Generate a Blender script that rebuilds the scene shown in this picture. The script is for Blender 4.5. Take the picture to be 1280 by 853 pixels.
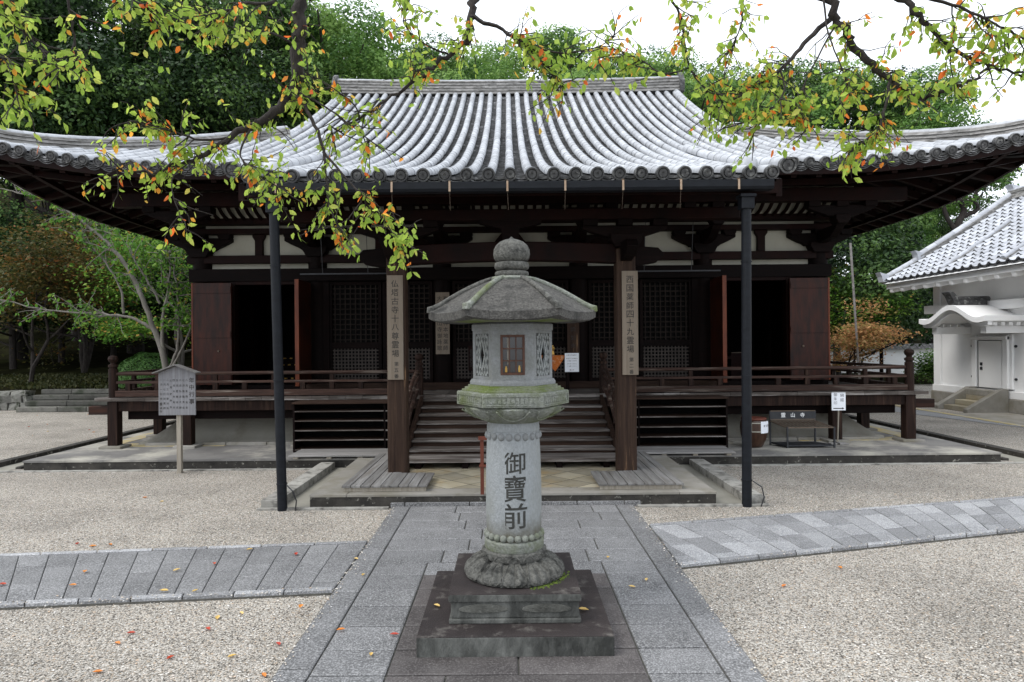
import bpy, bmesh, math, random
import numpy as np
from mathutils import Vector, Matrix
R = math.radians
random.seed(7)
for o in list(bpy.data.objects): bpy.data.objects.remove(o)
SC = bpy.context.scene
COL = SC.collection
# ------------------------------------------------------------------ camera, world, sun, exposure
cd = bpy.data.cameras.new('camera'); cam = bpy.data.objects.new('camera', cd); COL.objects.link(cam)
cd.sensor_width = 36; cd.lens = 853/1280*36; cd.shift_x = 3/1280; cd.shift_y = 1.5/1280; cd.clip_end = 1200; cd.clip_start = .05
cam.matrix_world = Matrix.Translation((0, 0, 1.6)) @ Matrix.Rotation(R(90), 4, 'X') @ Matrix.Rotation(R(-.5), 4, 'Z')
SC.camera = cam
SUN_EL, SUN_AZ = 55, 248            # high behind the viewer, veiled by cloud
W = bpy.data.worlds.new('World'); SC.world = W; W.use_nodes = True
nt = W.node_tree; nt.nodes.clear()
sky = nt.nodes.new('ShaderNodeTexSky'); sky.sky_type = 'NISHITA'; sky.sun_disc = False
sky.sun_elevation = R(SUN_EL); sky.sun_rotation = R(SUN_AZ); sky.dust_density = 4; sky.air_density = 1
mx = nt.nodes.new('ShaderNodeMix'); mx.data_type = 'RGBA'; mx.inputs['Factor'].default_value = .90
mx.inputs['B'].default_value = (10.4, 11.0, 11.8, 1)      # cloud sheet over the clear sky
bg = nt.nodes.new('ShaderNodeBackground'); bg.inputs['Strength'].default_value = .115
wo = nt.nodes.new('ShaderNodeOutputWorld')
nt.links.new(sky.outputs[0], mx.inputs['A']); nt.links.new(mx.outputs['Result'], bg.inputs['Color']); nt.links.new(bg.outputs[0], wo.inputs[0])
sl = bpy.data.lights.new('sun', 'SUN'); sl.energy = 1.5; sl.angle = R(30); sl.color = (1, .97, .92)
sun = bpy.data.objects.new('sun', sl); COL.objects.link(sun)
az = R(SUN_AZ); d = Vector((math.sin(az)*math.cos(R(SUN_EL)), math.cos(az)*math.cos(R(SUN_EL)), math.sin(R(SUN_EL))))
sun.rotation_euler = d.to_track_quat('Z', 'Y').to_euler(); sun.location = (0, -10, 30)
SC.view_settings.view_transform = 'Standard'; SC.view_settings.look = 'None'; SC.view_settings.gamma = 1
SC.view_settings.use_curve_mapping = False; SC.view_settings.exposure = 0.55
SC.render.engine = 'CYCLES'
SC.cycles.max_bounces = 6; SC.cycles.diffuse_bounces = 3; SC.cycles.glossy_bounces = 2; SC.cycles.transmission_bounces = 3
SC.cycles.use_adaptive_sampling = True; SC.cycles.adaptive_threshold = .008
try: SC.cycles.use_denoising = True
except Exception: pass

# ------------------------------------------------------------------ pixel -> world point at depth Y (surveying the photo)
def unroll(px, py):
    a = .0087
    return px - a*(py-426.5), py + a*(px-640)
def P(px, py, Y):
    x, y = unroll(px, py)
    return Vector(((x-637)/853*Y, Y, 1.6-(y-428)/853*Y))
def G(px, py, z=0.0):
    x, y = unroll(px, py)
    Y = 853*(1.6-z)/(y-428)
    return Vector(((x-637)/853*Y, Y, z))

# ------------------------------------------------------------------ materials
MATS = {}
def mat(name, c1, c2=None, scale=5, stretch=(1,1,1), rough=.75, bump=.0, bscale=40, c3=None, s3=1.5, t3=.55, tint=0.0, spec=.3, metal=0, detail=6, transl=0, w3=.08, island=0.0, zst=None):
    m = bpy.data.materials.new(name); m.use_nodes = True; n = m.node_tree; L = n.links
    b = n.nodes['Principled BSDF']
    b.inputs['Roughness'].default_value = rough; b.inputs['Specular IOR Level'].default_value = spec; b.inputs['Metallic'].default_value = metal
    tc = n.nodes.new('ShaderNodeTexCoord'); mp = n.nodes.new('ShaderNodeMapping'); mp.inputs['Scale'].default_value = stretch
    L.new(tc.outputs['Object'], mp.inputs['Vector'])
    col = None
    if c2 is None: c2 = tuple(min(1, v*1.25) for v in c1)
    ns = n.nodes.new('ShaderNodeTexNoise'); ns.inputs['Scale'].default_value = scale; ns.inputs['Detail'].default_value = detail; ns.inputs['Roughness'].default_value = .6
    L.new(mp.outputs[0], ns.inputs['Vector'])
    mr = n.nodes.new('ShaderNodeMapRange'); mr.inputs[1].default_value = .32; mr.inputs[2].default_value = .68
    L.new(ns.outputs[0], mr.inputs[0])
    m1 = n.nodes.new('ShaderNodeMix'); m1.data_type = 'RGBA'; m1.inputs['A'].default_value = (*c1, 1); m1.inputs['B'].default_value = (*c2, 1)
    L.new(mr.outputs[0], m1.inputs['Factor']); col = m1.outputs['Result']
    if c3 is not None:
        n3 = n.nodes.new('ShaderNodeTexNoise'); n3.inputs['Scale'].default_value = s3; n3.inputs['Detail'].default_value = 8; n3.inputs['Roughness'].default_value = .65
        L.new(mp.outputs[0], n3.inputs['Vector'])
        r3 = n.nodes.new('ShaderNodeMapRange'); r3.inputs[1].default_value = t3-w3; r3.inputs[2].default_value = t3+w3
        L.new(n3.outputs[0], r3.inputs[0])
        m3 = n.nodes.new('ShaderNodeMix'); m3.data_type = 'RGBA'; m3.inputs['B'].default_value = (*c3, 1)
        L.new(r3.outputs[0], m3.inputs['Factor']); L.new(col, m3.inputs['A']); col = m3.outputs['Result']
    if zst is not None:
        z0_, z1_, zc_ = zst; sx_ = n.nodes.new('ShaderNodeSeparateXYZ'); L.new(tc.outputs['Object'], sx_.inputs[0])
        nz = n.nodes.new('ShaderNodeTexNoise'); nz.inputs['Scale'].default_value = 14; nz.inputs['Detail'].default_value = 7; L.new(tc.outputs['Object'], nz.inputs['Vector'])
        ad_ = n.nodes.new('ShaderNodeMath'); ad_.operation = 'MULTIPLY_ADD'; ad_.inputs[1].default_value = (z1_-z0_)*1.6; L.new(nz.outputs[0], ad_.inputs[0]); L.new(sx_.outputs['Z'], ad_.inputs[2])
        rz = n.nodes.new('ShaderNodeMapRange'); rz.inputs[1].default_value = z0_+(z1_-z0_)*.8; rz.inputs[2].default_value = z1_+(z1_-z0_)*.8; rz.inputs[3].default_value = .9; rz.inputs[4].default_value = 0; L.new(ad_.outputs[0], rz.inputs[0])
        mz = n.nodes.new('ShaderNodeMix'); mz.data_type = 'RGBA'; mz.inputs['B'].default_value = (*zc_, 1); L.new(rz.outputs[0], mz.inputs['Factor']); L.new(col, mz.inputs['A']); col = mz.outputs['Result']
    if tint or island:
        if tint:
            at = n.nodes.new('ShaderNodeAttribute'); at.attribute_name = 'tint'; src = at.outputs['Fac']; amt = tint
        else:
            g = n.nodes.new('ShaderNodeNewGeometry'); src = g.outputs['Random Per Island']; amt = island
        ma = n.nodes.new('ShaderNodeMapRange'); ma.inputs[3].default_value = 1-amt; ma.inputs[4].default_value = 1+amt
        L.new(src, ma.inputs[0])
        vm = n.nodes.new('ShaderNodeVectorMath'); vm.operation = 'SCALE'; L.new(col, vm.inputs[0]); L.new(ma.outputs[0], vm.inputs['Scale']); col = vm.outputs[0]
    L.new(col, b.inputs['Base Color'])
    if bump:
        nb = n.nodes.new('ShaderNodeTexNoise'); nb.inputs['Scale'].default_value = bscale; nb.inputs['Detail'].default_value = 5
        L.new(mp.outputs[0], nb.inputs['Vector'])
        bp = n.nodes.new('ShaderNodeBump'); bp.inputs['Strength'].default_value = bump; bp.inputs['Distance'].default_value = .01
        L.new(nb.outputs[0], bp.inputs['Height']); L.new(bp.outputs[0], b.inputs['Normal'])
    MATS[name] = m; return m

def leafmat(name, ramp, transl=.35, rough=.55):
    """leaf colour picked per leaf by the 'tint' attribute"""
    m = bpy.data.materials.new(name); m.use_nodes = True; n = m.node_tree; L = n.links; n.nodes.clear()
    out = n.nodes.new('ShaderNodeOutputMaterial'); at = n.nodes.new('ShaderNodeAttribute'); at.attribute_name = 'tint'
    cr = n.nodes.new('ShaderNodeValToRGB'); e = cr.color_ramp.elements
    while len(e) < len(ramp): e.new(.5)
    for k, (p, c) in enumerate(ramp): e[k].position = p; e[k].color = (*c, 1)
    L.new(at.outputs['Fac'], cr.inputs[0])
    pb = n.nodes.new('ShaderNodeBsdfPrincipled'); pb.inputs['Roughness'].default_value = rough; pb.inputs['Specular IOR Level'].default_value = .25
    tr = n.nodes.new('ShaderNodeBsdfTranslucent'); ms = n.nodes.new('ShaderNodeMixShader'); ms.inputs[0].default_value = transl
    L.new(cr.outputs[0], pb.inputs['Base Color']); L.new(cr.outputs[0], tr.inputs[0])
    L.new(pb.outputs[0], ms.inputs[1]); L.new(tr.outputs[0], ms.inputs[2]); L.new(ms.outputs[0], out.inputs[0])
    MATS[name] = m; return m

def gravelmat(name):
    m = bpy.data.materials.new(name); m.use_nodes = True; n = m.node_tree; L = n.links; b = n.nodes['Principled BSDF']
    b.inputs['Roughness'].default_value = .85; b.inputs['Specular IOR Level'].default_value = .2
    tc = n.nodes.new('ShaderNodeTexCoord')
    wn = n.nodes.new('ShaderNodeTexNoise'); wn.inputs['Scale'].default_value = 30; L.new(tc.outputs['Object'], wn.inputs['Vector'])
    wm = n.nodes.new('ShaderNodeMix'); wm.data_type = 'VECTOR'; wm.inputs['Factor'].default_value = .012
    L.new(tc.outputs['Object'], wm.inputs['A']); L.new(wn.outputs['Color'], wm.inputs['B'])
    v = n.nodes.new('ShaderNodeTexVoronoi'); v.inputs['Scale'].default_value = 125; L.new(wm.outputs['Result'], v.inputs['Vector'])
    cr = n.nodes.new('ShaderNodeValToRGB'); cr.color_ramp.interpolation = 'LINEAR'
    stops = [(0, (.07,.065,.06)), (.12, (.17,.152,.13)), (.30, (.35,.318,.275)), (.54, (.48,.445,.395)), (.78, (.59,.56,.51)), (.92, (.46,.36,.26)), (1, (.76,.75,.72))]
    e = cr.color_ramp.elements
    while len(e) < len(stops): e.new(.5)
    for k, (p, c) in enumerate(stops): e[k].position = p; e[k].color = (*c, 1)
    sp = n.nodes.new('ShaderNodeSeparateColor'); L.new(v.outputs['Color'], sp.inputs[0]); L.new(sp.outputs[0], cr.inputs[0])
    # broad patches of damp / thin gravel
    n2 = n.nodes.new('ShaderNodeTexNoise'); n2.inputs['Scale'].default_value = .9; n2.inputs['Detail'].default_value = 7; n2.inputs['Roughness'].default_value = .62; L.new(tc.outputs['Object'], n2.inputs['Vector'])
    r2 = n.nodes.new('ShaderNodeMapRange'); r2.inputs[1].default_value = .30; r2.inputs[2].default_value = .58; r2.inputs[3].default_value = .70; r2.inputs[4].default_value = 1.03; L.new(n2.outputs[0], r2.inputs[0])
    s = n.nodes.new('ShaderNodeVectorMath'); s.operation = 'SCALE'; L.new(cr.outputs[0], s.inputs[0]); L.new(r2.outputs[0], s.inputs['Scale'])
    # gaps between pebbles
    rg = n.nodes.new('ShaderNodeMapRange'); rg.inputs[1].default_value = .35; rg.inputs[2].default_value = .75; rg.inputs[3].default_value = 1; rg.inputs[4].default_value = .5
    L.new(v.outputs['Distance'], rg.inputs[0])
    s2 = n.nodes.new('ShaderNodeVectorMath'); s2.operation = 'SCALE'; L.new(s.outputs[0], s2.inputs[0]); L.new(rg.outputs[0], s2.inputs['Scale'])
    L.new(s2.outputs[0], b.inputs['Base Color'])
    bp = n.nodes.new('ShaderNodeBump'); bp.inputs['Strength'].default_value = .8; bp.inputs['Distance'].default_value = .006; bp.invert = True
    L.new(v.outputs['Distance'], bp.inputs['Height']); L.new(bp.outputs[0], b.inputs['Normal'])
    MATS[name] = m; return m

gravelmat('gravel')
mat('paving', (.076,.076,.078), (.15,.15,.153), scale=3, rough=.6, bump=.5, bscale=90, c3=(.35,.35,.355), s3=110, t3=.55, w3=.10, tint=.12, detail=8)
mat('paving_pale', (.13,.132,.138), (.235,.238,.246), scale=3, rough=.6, bump=.4, bscale=90, c3=(.46,.46,.47), s3=110, t3=.55, w3=.10, tint=.28, detail=8)
mat('paving_wet', (.055,.048,.048), (.10,.09,.088), scale=6, rough=.5, bump=.4, bscale=90, c3=(.17,.16,.155), s3=110, t3=.57, tint=.2)
mat('joint', (.07,.068,.062), (.12,.115,.10), scale=20, rough=.9)
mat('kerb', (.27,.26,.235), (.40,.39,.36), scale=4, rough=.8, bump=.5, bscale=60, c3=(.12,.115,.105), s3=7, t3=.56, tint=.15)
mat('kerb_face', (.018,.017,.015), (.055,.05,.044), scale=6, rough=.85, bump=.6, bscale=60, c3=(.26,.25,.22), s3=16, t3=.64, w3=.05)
mat('concrete', (.20,.19,.165), (.29,.275,.25), scale=2, rough=.85, bump=.3, bscale=60, c3=(.19,.175,.14), s3=3, t3=.55, tint=.12)
mat('platform_top', (.125,.12,.115), (.205,.197,.188), scale=1.8, rough=.8, bump=.3, bscale=60, c3=(.40,.38,.33), s3=1.1, t3=.55)
mat('yellow_stain', (.48,.37,.14), (.38,.33,.22), scale=5, rough=.85, c3=(.38,.36,.32), s3=4, t3=.56)
mat('apron_stone', (.27,.235,.16), (.36,.33,.26), scale=4, rough=.8, bump=.3, bscale=60, c3=(.34,.25,.13), s3=2.2, t3=.58, tint=.25)
mat('channel', (.22,.21,.18), (.30,.29,.25), scale=3, rough=.85)
mat('plaster_mound', (.24,.23,.19), (.32,.305,.265), scale=2, rough=.9, bump=.2, bscale=30, c3=(.20,.18,.145), s3=1.6, t3=.56, stretch=(1,1,.7))
mat('plaster_white', (.80,.80,.80), (.85,.85,.845), scale=2, rough=.8, bump=.05, bscale=25, c3=(.74,.74,.72), s3=1.4, t3=.66)
mat('plaster_cream', (.34,.33,.27), (.40,.39,.33), scale=3, rough=.9)
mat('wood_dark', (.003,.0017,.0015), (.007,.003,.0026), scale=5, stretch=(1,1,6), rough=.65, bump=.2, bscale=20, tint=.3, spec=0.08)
mat('wood_red', (.012,.0024,.0014), (.0042,.0016,.0013), scale=4, stretch=(1,1,1), rough=.6, bump=.15, bscale=30, spec=0.1)
mat('door_wood', (.048,.010,.004), (.010,.0032,.002), scale=3, stretch=(5,1,.8), rough=.45, bump=.1, bscale=30, spec=0.22)
mat('door_edge', (.16,.036,.010), (.07,.015,.006), scale=3, stretch=(5,1,.8), rough=.5)
mat('wood_veranda', (.012,.006,.005), (.042,.017,.011), scale=4, stretch=(.5,8,8), rough=.65, bump=.35, bscale=16, c3=(.02,.013,.011), s3=1.4, t3=.55, tint=.3, spec=0.15)
mat('wood_rail', (.020,.011,.009), (.055,.03,.022), scale=4, stretch=(.5,8,8), rough=.7, bump=.35, bscale=16, c3=(.15,.125,.105), s3=2.4, t3=.62, tint=.3, spec=0.18)
mat('wood_post', (.009,.0055,.0045), (.026,.013,.0095), scale=4, stretch=(8,8,.5), rough=.65, bump=.35, bscale=16, c3=(.055,.032,.022), s3=2.2, t3=.62, spec=0.12)
mat('wood_pillar', (.021,.012,.009), (.052,.031,.021), scale=3.5, stretch=(9,9,.5), rough=.7, bump=.45, bscale=14, c3=(.20,.12,.065), s3=2.6, t3=.64, w3=.04, spec=0.15)
mat('wood_step', (.042,.034,.030), (.095,.080,.070), scale=4, stretch=(.5,8,8), rough=.7, bump=.4, bscale=16, c3=(.27,.25,.235), s3=2.2, t3=.56, tint=.25, spec=0.2)
mat('wood_riser', (.022,.013,.010), (.052,.031,.022), scale=4, stretch=(.5,8,8), rough=.75, bump=.3, bscale=16, tint=.25, spec=0.12)
mat('wood_grey', (.13,.125,.12), (.23,.225,.22), scale=4, stretch=(8,.5,8), rough=.75, bump=.4, bscale=16, c3=(.13,.12,.11), s3=2.6, t3=.56, tint=.25)
mat('wood_grey_long', (.17,.165,.16), (.28,.27,.265), scale=4, stretch=(.5,8,8), rough=.75, bump=.4, bscale=16, c3=(.18,.17,.16), s3=2.6, t3=.56, tint=.25)
mat('wood_board', (.15,.12,.09), (.22,.18,.14), scale=4, stretch=(9,9,.5), rough=.75, bump=.2, bscale=20, c3=(.17,.14,.11), s3=2, t3=.58)
mat('wood_sign', (.16,.16,.17), (.25,.25,.265), scale=4, stretch=(9,9,.5), rough=.8, bump=.3, bscale=20, c3=(.17,.165,.17), s3=3, t3=.6)
mat('wood_stake', (.22,.19,.15), (.36,.33,.28), scale=4, stretch=(9,9,.5), rough=.8, bump=.3, bscale=20)
mat('wood_lamp', (.055,.022,.013), (.09,.038,.022), scale=6, stretch=(8,8,1), rough=.6)
mat('rust_red', (.085,.022,.012), (.13,.035,.02), scale=8, rough=.6)
mat('lattice', (.014,.011,.010), (.028,.022,.019), scale=9, rough=.7, spec=0.05)
mat('lattice_pale', (.045,.038,.035), (.07,.06,.054), scale=9, rough=.7, spec=0.08)
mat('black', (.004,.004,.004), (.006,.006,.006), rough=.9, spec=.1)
mat('ink', (.02,.018,.017), (.05,.045,.042), scale=30, rough=.8)
mat('ink_soft', (.10,.10,.115), (.16,.16,.17), scale=30, rough=.9)
mat('engrave_shade', (.028,.028,.026), (.055,.055,.05), scale=20, rough=.9)
mat('paper', (.76,.79,.84), (.80,.82,.86), rough=.7)
mat('tile_cover', (.30,.31,.33), (.42,.435,.46), scale=9, stretch=(1,1,1), rough=.45, bump=.2, bscale=30, c3=(.20,.20,.20), s3=5, t3=.68, w3=.10, tint=.16, spec=.3)
mat('tile_trough', (.04,.04,.04), (.10,.10,.10), scale=14, rough=.6, bump=.5, bscale=50, tint=.4, c3=(.34,.34,.35), s3=9, t3=.62)
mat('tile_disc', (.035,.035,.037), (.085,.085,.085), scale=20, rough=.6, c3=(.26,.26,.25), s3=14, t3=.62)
mat('tile_ridge', (.17,.165,.155), (.34,.33,.32), scale=10, stretch=(1,1,3), rough=.6, bump=.4, bscale=40, c3=(.11,.105,.095), s3=7, t3=.58, tint=.3)
mat('tile_white', (.34,.355,.39), (.45,.465,.50), scale=9, rough=.5, tint=.2, spec=.4)
mat('gutter_metal', (.004,.005,.0075), (.009,.011,.015), scale=7, stretch=(1,4,4), rough=.55, bump=.1, c3=(.22,.26,.28), s3=6, t3=.74, w3=.04, spec=.2)
mat('copper', (.30,.20,.13), (.42,.32,.24), scale=10, rough=.5)
mat('stone', (.195,.203,.208), (.265,.275,.28), scale=75, rough=.8, bump=.6, bscale=160, c3=(.15,.155,.14), s3=3.4, t3=.60, w3=.12, detail=4)
mat('stone_column', (.235,.25,.256), (.30,.318,.325), scale=75, rough=.78, bump=.6, bscale=160, c3=(.20,.205,.18), s3=2.6, t3=.58, w3=.14, stretch=(1,1,.55), zst=(.47,.60,(.085,.075,.045)), detail=4)
mat('stone_mossy', (.14,.15,.125), (.26,.27,.245), scale=60, rough=.85, bump=.7, bscale=110, c3=(.11,.13,.055), s3=5, t3=.58, w3=.12, detail=6)
mat('stone_moss_green', (.14,.15,.11), (.24,.25,.19), scale=50, rough=.9, bump=.7, bscale=90, c3=(.12,.155,.04), s3=7, t3=.50, w3=.12)
mat('stone_roof', (.04,.038,.036), (.125,.12,.11), scale=80, rough=.9, bump=.9, bscale=130, c3=(.035,.034,.032), s3=7, t3=.56, w3=.07, detail=6)
mat('stone_old', (.055,.055,.05), (.15,.148,.135), scale=55, rough=.9, bump=.8, bscale=110, c3=(.035,.035,.032), s3=11, t3=.57, w3=.06, detail=6)
mat('stone_old_dark', (.045,.045,.04), (.14,.14,.125), scale=9, rough=.85, bump=.7, bscale=80, c3=(.27,.28,.25), s3=8, t3=.64, detail=9)
mat('stone_base_top', (.020,.016,.016), (.040,.032,.031), scale=5, rough=.6, bump=.4, bscale=110, c3=(.12,.11,.10), s3=9, t3=.62, detail=9)
mat('stone_base_side', (.06,.062,.057), (.16,.162,.15), scale=12, stretch=(1,1,.4), rough=.85, bump=.7, bscale=90, c3=(.035,.036,.033), s3=5, t3=.52, w3=.1, detail=9)
mat('stone_wall', (.07,.068,.06), (.19,.183,.165), scale=3, rough=.9, bump=.7, bscale=20, c3=(.05,.055,.04), s3=3, t3=.55, tint=.35)
mat('stone_rubble', (.12,.118,.105), (.30,.295,.27), scale=5, rough=.9, bump=.9, bscale=18, c3=(.04,.045,.03), s3=5, t3=.56, tint=.4)
mat('moss', (.04,.07,.012), (.11,.15,.02), scale=40, rough=.95, bump=.8, bscale=150)
mat('jar_brown', (.028,.013,.008), (.065,.03,.016), scale=5, stretch=(5,5,1), rough=.3, spec=.5)
mat('metal_black', (.012,.013,.017), (.03,.032,.036), scale=8, rough=.5, spec=.4)
mat('metal_bronze', (.10,.075,.055), (.17,.13,.10), scale=8, rough=.5, metal=.3)
mat('white_letters', (.75,.75,.75), rough=.6)
mat('gold', (.38,.22,.05), (.5,.32,.09), scale=20, rough=.3, metal=.6)
mat('orange_cloth', (.42,.10,.015), (.50,.14,.02), scale=30, rough=.7, c3=(.50,.46,.34), s3=24, t3=.62)
mat('bark', (.014,.011,.010), (.045,.038,.034), scale=8, stretch=(3,3,1), rough=.9, bump=.8, bscale=40)
mat('bark_grey', (.11,.10,.088), (.22,.205,.185), scale=6, stretch=(3,3,1), rough=.9, bump=.6, bscale=30, c3=(.12,.115,.09), s3=3, t3=.56)
mat('bark_twig', (.16,.15,.14), (.30,.28,.27), scale=8, rough=.9)
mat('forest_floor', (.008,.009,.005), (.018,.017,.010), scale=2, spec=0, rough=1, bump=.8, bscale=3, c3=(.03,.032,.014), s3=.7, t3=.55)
mat('glass_dark', (.02,.018,.02), (.035,.03,.03), scale=4, rough=.15, spec=.6)
leafmat('leaf_cherry', [(0,(.26,.42,.06)), (.45,(.46,.60,.11)), (.72,(.68,.68,.16)), (.80,(.85,.45,.07)), (.90,(.90,.24,.04)), (1,(.75,.12,.04))], transl=.65)
leafmat('leaf_fallen_orange', [(0,(.6,.2,.04)), (1,(.7,.28,.06))], transl=.1)
leafmat('leaf_fallen_red', [(0,(.42,.05,.03)), (1,(.5,.08,.03))], transl=.1)
leafmat('leaf_fallen_yellow', [(0,(.62,.42,.12)), (1,(.7,.5,.2))], transl=.1)
leafmat('leaf_forest', [(0,(.006,.016,.007)), (.5,(.032,.072,.02)), (1,(.12,.21,.055))], transl=.3)
leafmat('leaf_forest_bright', [(0,(.035,.09,.02)), (.5,(.11,.22,.045)), (1,(.24,.38,.10))], transl=.4)
leafmat('leaf_forest_olive', [(0,(.010,.016,.008)), (.5,(.045,.062,.02)), (1,(.14,.165,.05))], transl=.3)
leafmat('leaf_maple_brown', [(0,(.035,.045,.013)), (.5,(.085,.085,.024)), (.85,(.16,.10,.03)), (1,(.24,.09,.025))], transl=.4)
leafmat('leaf_maple_orange', [(0,(.22,.22,.05)), (.3,(.34,.24,.09)), (.7,(.46,.22,.10)), (1,(.60,.34,.14))], transl=.4)
leafmat('leaf_maple_green', [(0,(.05,.14,.02)), (.5,(.12,.27,.035)), (.9,(.24,.36,.06)), (1,(.4,.25,.05))], transl=.45)
leafmat('leaf_bush', [(0,(.02,.06,.012)), (1,(.07,.16,.03))], transl=.2)
leafmat('pebble', [(0,(.12,.11,.10)), (.25,(.34,.31,.27)), (.5,(.52,.48,.42)), (.75,(.68,.65,.60)), (.9,(.50,.38,.28)), (1,(.80,.79,.77))], transl=0, rough=.8)
leafmat('grass_blade', [(0,(.02,.03,.008)), (1,(.07,.07,.02))], transl=.2)

# ------------------------------------------------------------------ mesh builder
class MB:
    def __init__(s): s.v = []; s.f = []; s.t = []
    def add(s, vs, fs, tint=None):
        o = len(s.v); s.v.extend([tuple(v) for v in vs]); tt = random.random() if tint is None else tint
        for f in fs: s.f.append(tuple(i+o for i in f)); s.t.append(tt)
        return s
    def box(s, x0, x1, y0, y1, z0, z1, tint=None):
        vs = [(x0,y0,z0),(x1,y0,z0),(x1,y1,z0),(x0,y1,z0),(x0,y0,z1),(x1,y0,z1),(x1,y1,z1),(x0,y1,z1)]
        return s.add(vs, [(0,3,2,1),(4,5,6,7),(0,1,5,4),(1,2,6,5),(2,3,7,6),(3,0,4,7)], tint)
    def bar(s, a, b, w, h, up=(0,0,1), tint=None):
        a = Vector(a); b = Vector(b); d = (b-a).normalized(); u = Vector(up); r = d.cross(u)
        if r.length < 1e-4: r = d.cross(Vector((1,0,0)))
        r.normalize(); u = r.cross(d).normalized()
        vs = []
        for p in (a, b):
            for (i, j) in ((-1,-1),(1,-1),(1,1),(-1,1)): vs.append(p + r*(i*w/2) + u*(j*h/2))
        return s.add(vs, [(3,2,1,0),(4,5,6,7),(0,1,5,4),(1,2,6,5),(2,3,7,6),(3,0,4,7)], tint)
    def tube(s, pts, rad, n=8, cap=True, tint=None, squash=None):
        pts = [Vector(p) for p in pts]; m = len(pts)
        if not isinstance(rad, (list, tuple)): rad = [rad]*m
        d0 = (pts[1]-pts[0]).normalized(); r = d0.cross(Vector((0,0,1)))
        if r.length < .05: r = d0.cross(Vector((0,1,0)))
        r.normalize(); vs = []; fs = []
        for i in range(m):
            d = (pts[min(i+1,m-1)]-pts[max(i-1,0)]).normalized(); r = (r - d*r.dot(d)).normalized(); u = d.cross(r)
            for k in range(n):
                a = 2*math.pi*k/n; vs.append(pts[i] + (r*math.cos(a)+u*math.sin(a))*rad[i])
        for i in range(m-1):
            for k in range(n):
                k2 = (k+1) % n; fs.append((i*n+k, i*n+k2, (i+1)*n+k2, (i+1)*n+k))
        if cap: fs.append(tuple(range(n))[::-1]); fs.append(tuple((m-1)*n+k for k in range(n)))
        return s.add(vs, fs, tint)
    def lathe(s, cx, cy, prof, n=24, cap=True, tint=None, phase=0, mod=None):
        vs = []; fs = []; m = len(prof)
        for i, (r, z) in enumerate(prof):
            for k in range(n):
                a = 2*math.pi*k/n + phase
                rr, zz = (r, z) if mod is None else mod(i, a, r, z)
                vs.append((cx+rr*math.cos(a), cy+rr*math.sin(a), zz))
        for i in range(m-1):
            for k in range(n):
                k2 = (k+1) % n; fs.append((i*n+k, i*n+k2, (i+1)*n+k2, (i+1)*n+k))
        if cap:
            fs.append(tuple(range(n))[::-1]); fs.append(tuple((m-1)*n+k for k in range(n)))
        return s.add(vs, fs, tint)
    def prism(s, poly, a, b, axis='y', tint=None):
        """poly of (u,v); axis y: u=x,v=z extruded y a..b ; axis x: u=y,v=z ; axis z: u=x,v=y"""
        f = {'y': lambda u, v, w: (u, w, v), 'x': lambda u, v, w: (w, u, v), 'z': lambda u, v, w: (u, v, w)}[axis]
        n = len(poly); vs = [f(u, v, a) for u, v in poly] + [f(u, v, b) for u, v in poly]
        fs = [tuple(range(n))[::-1], tuple(range(n, 2*n))] + [(i, (i+1) % n, n+(i+1) % n, n+i) for i in range(n)]
        return s.add(vs, fs, tint)
    def sphere(s, c, r, n=12, m=8, sq=1, tint=None):
        prof = [(max(.0005, r*math.sin(math.pi*i/m)), c[2]-r*sq*math.cos(math.pi*i/m)) for i in range(m+1)]
        return s.lathe(c[0], c[1], prof, n, True, tint)
    def build(s, name, m, parent=None, bevel=0, smooth=None, root=None):
        me = bpy.data.meshes.new(name); off = Vector((0,0,0))
        if parent is not None: off = ORG[parent.name]
        elif root is not None: off = Vector(root)
        vs = np.array(s.v, dtype=float) - np.array(off)
        me.from_pydata(vs.tolist(), [], s.f)
        bm = bmesh.new(); bm.from_mesh(me); bmesh.ops.recalc_face_normals(bm, faces=bm.faces); bm.to_mesh(me); bm.free()
        at = me.attributes.new('tint', 'FLOAT', 'FACE'); at.data.foreach_set('value', s.t[:len(me.polygons)])
        me.materials.append(MATS[m] if isinstance(m, str) else m)
        if smooth is not None:
            me.polygons.foreach_set('use_smooth', [True]*len(me.polygons)); me.set_sharp_from_angle(angle=R(smooth))
        o = bpy.data.objects.new(name, me); COL.objects.link(o)
        if parent is not None:
            o.parent = parent; o.location = (0,0,0)
        elif root is not None: o.location = off
        ORG[o.name] = off
        if bevel:
            b = o.modifiers.new('bevel', 'BEVEL'); b.width = bevel; b.segments = 2; b.limit_method = 'ANGLE'; b.angle_limit = R(40)
        return o
ORG = {}
def tag(o, label=None, cat=None, group=None, kind=None):
    if label: o['label'] = label
    if cat: o['category'] = cat
    if group: o['group'] = group
    if kind: o['kind'] = kind
    return o
def thing(name, label, cat, loc, group=None):
    o = bpy.data.objects.new(name, None); COL.objects.link(o); o.location = loc; o.empty_display_size = .2
    ORG[o.name] = Vector(loc); return tag(o, label, cat, group)
def dup(root, loc, rotz=0, scale=1, label=None, mats=None):
    r = root.copy(); COL.objects.link(r); r.location = loc; r.rotation_euler = (0,0,rotz); r.scale = (scale,)*3 if not isinstance(scale, tuple) else scale
    if label: r['label'] = label
    ORG[r.name] = Vector(loc)
    for ch in list(root.children):
        c = ch.copy(); COL.objects.link(c); c.parent = r
        if mats and ch.name.split('.')[0] in mats:
            c.material_slots[0].link = 'OBJECT'; c.material_slots[0].material = MATS[mats[ch.name.split('.')[0]]]
    return r

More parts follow.
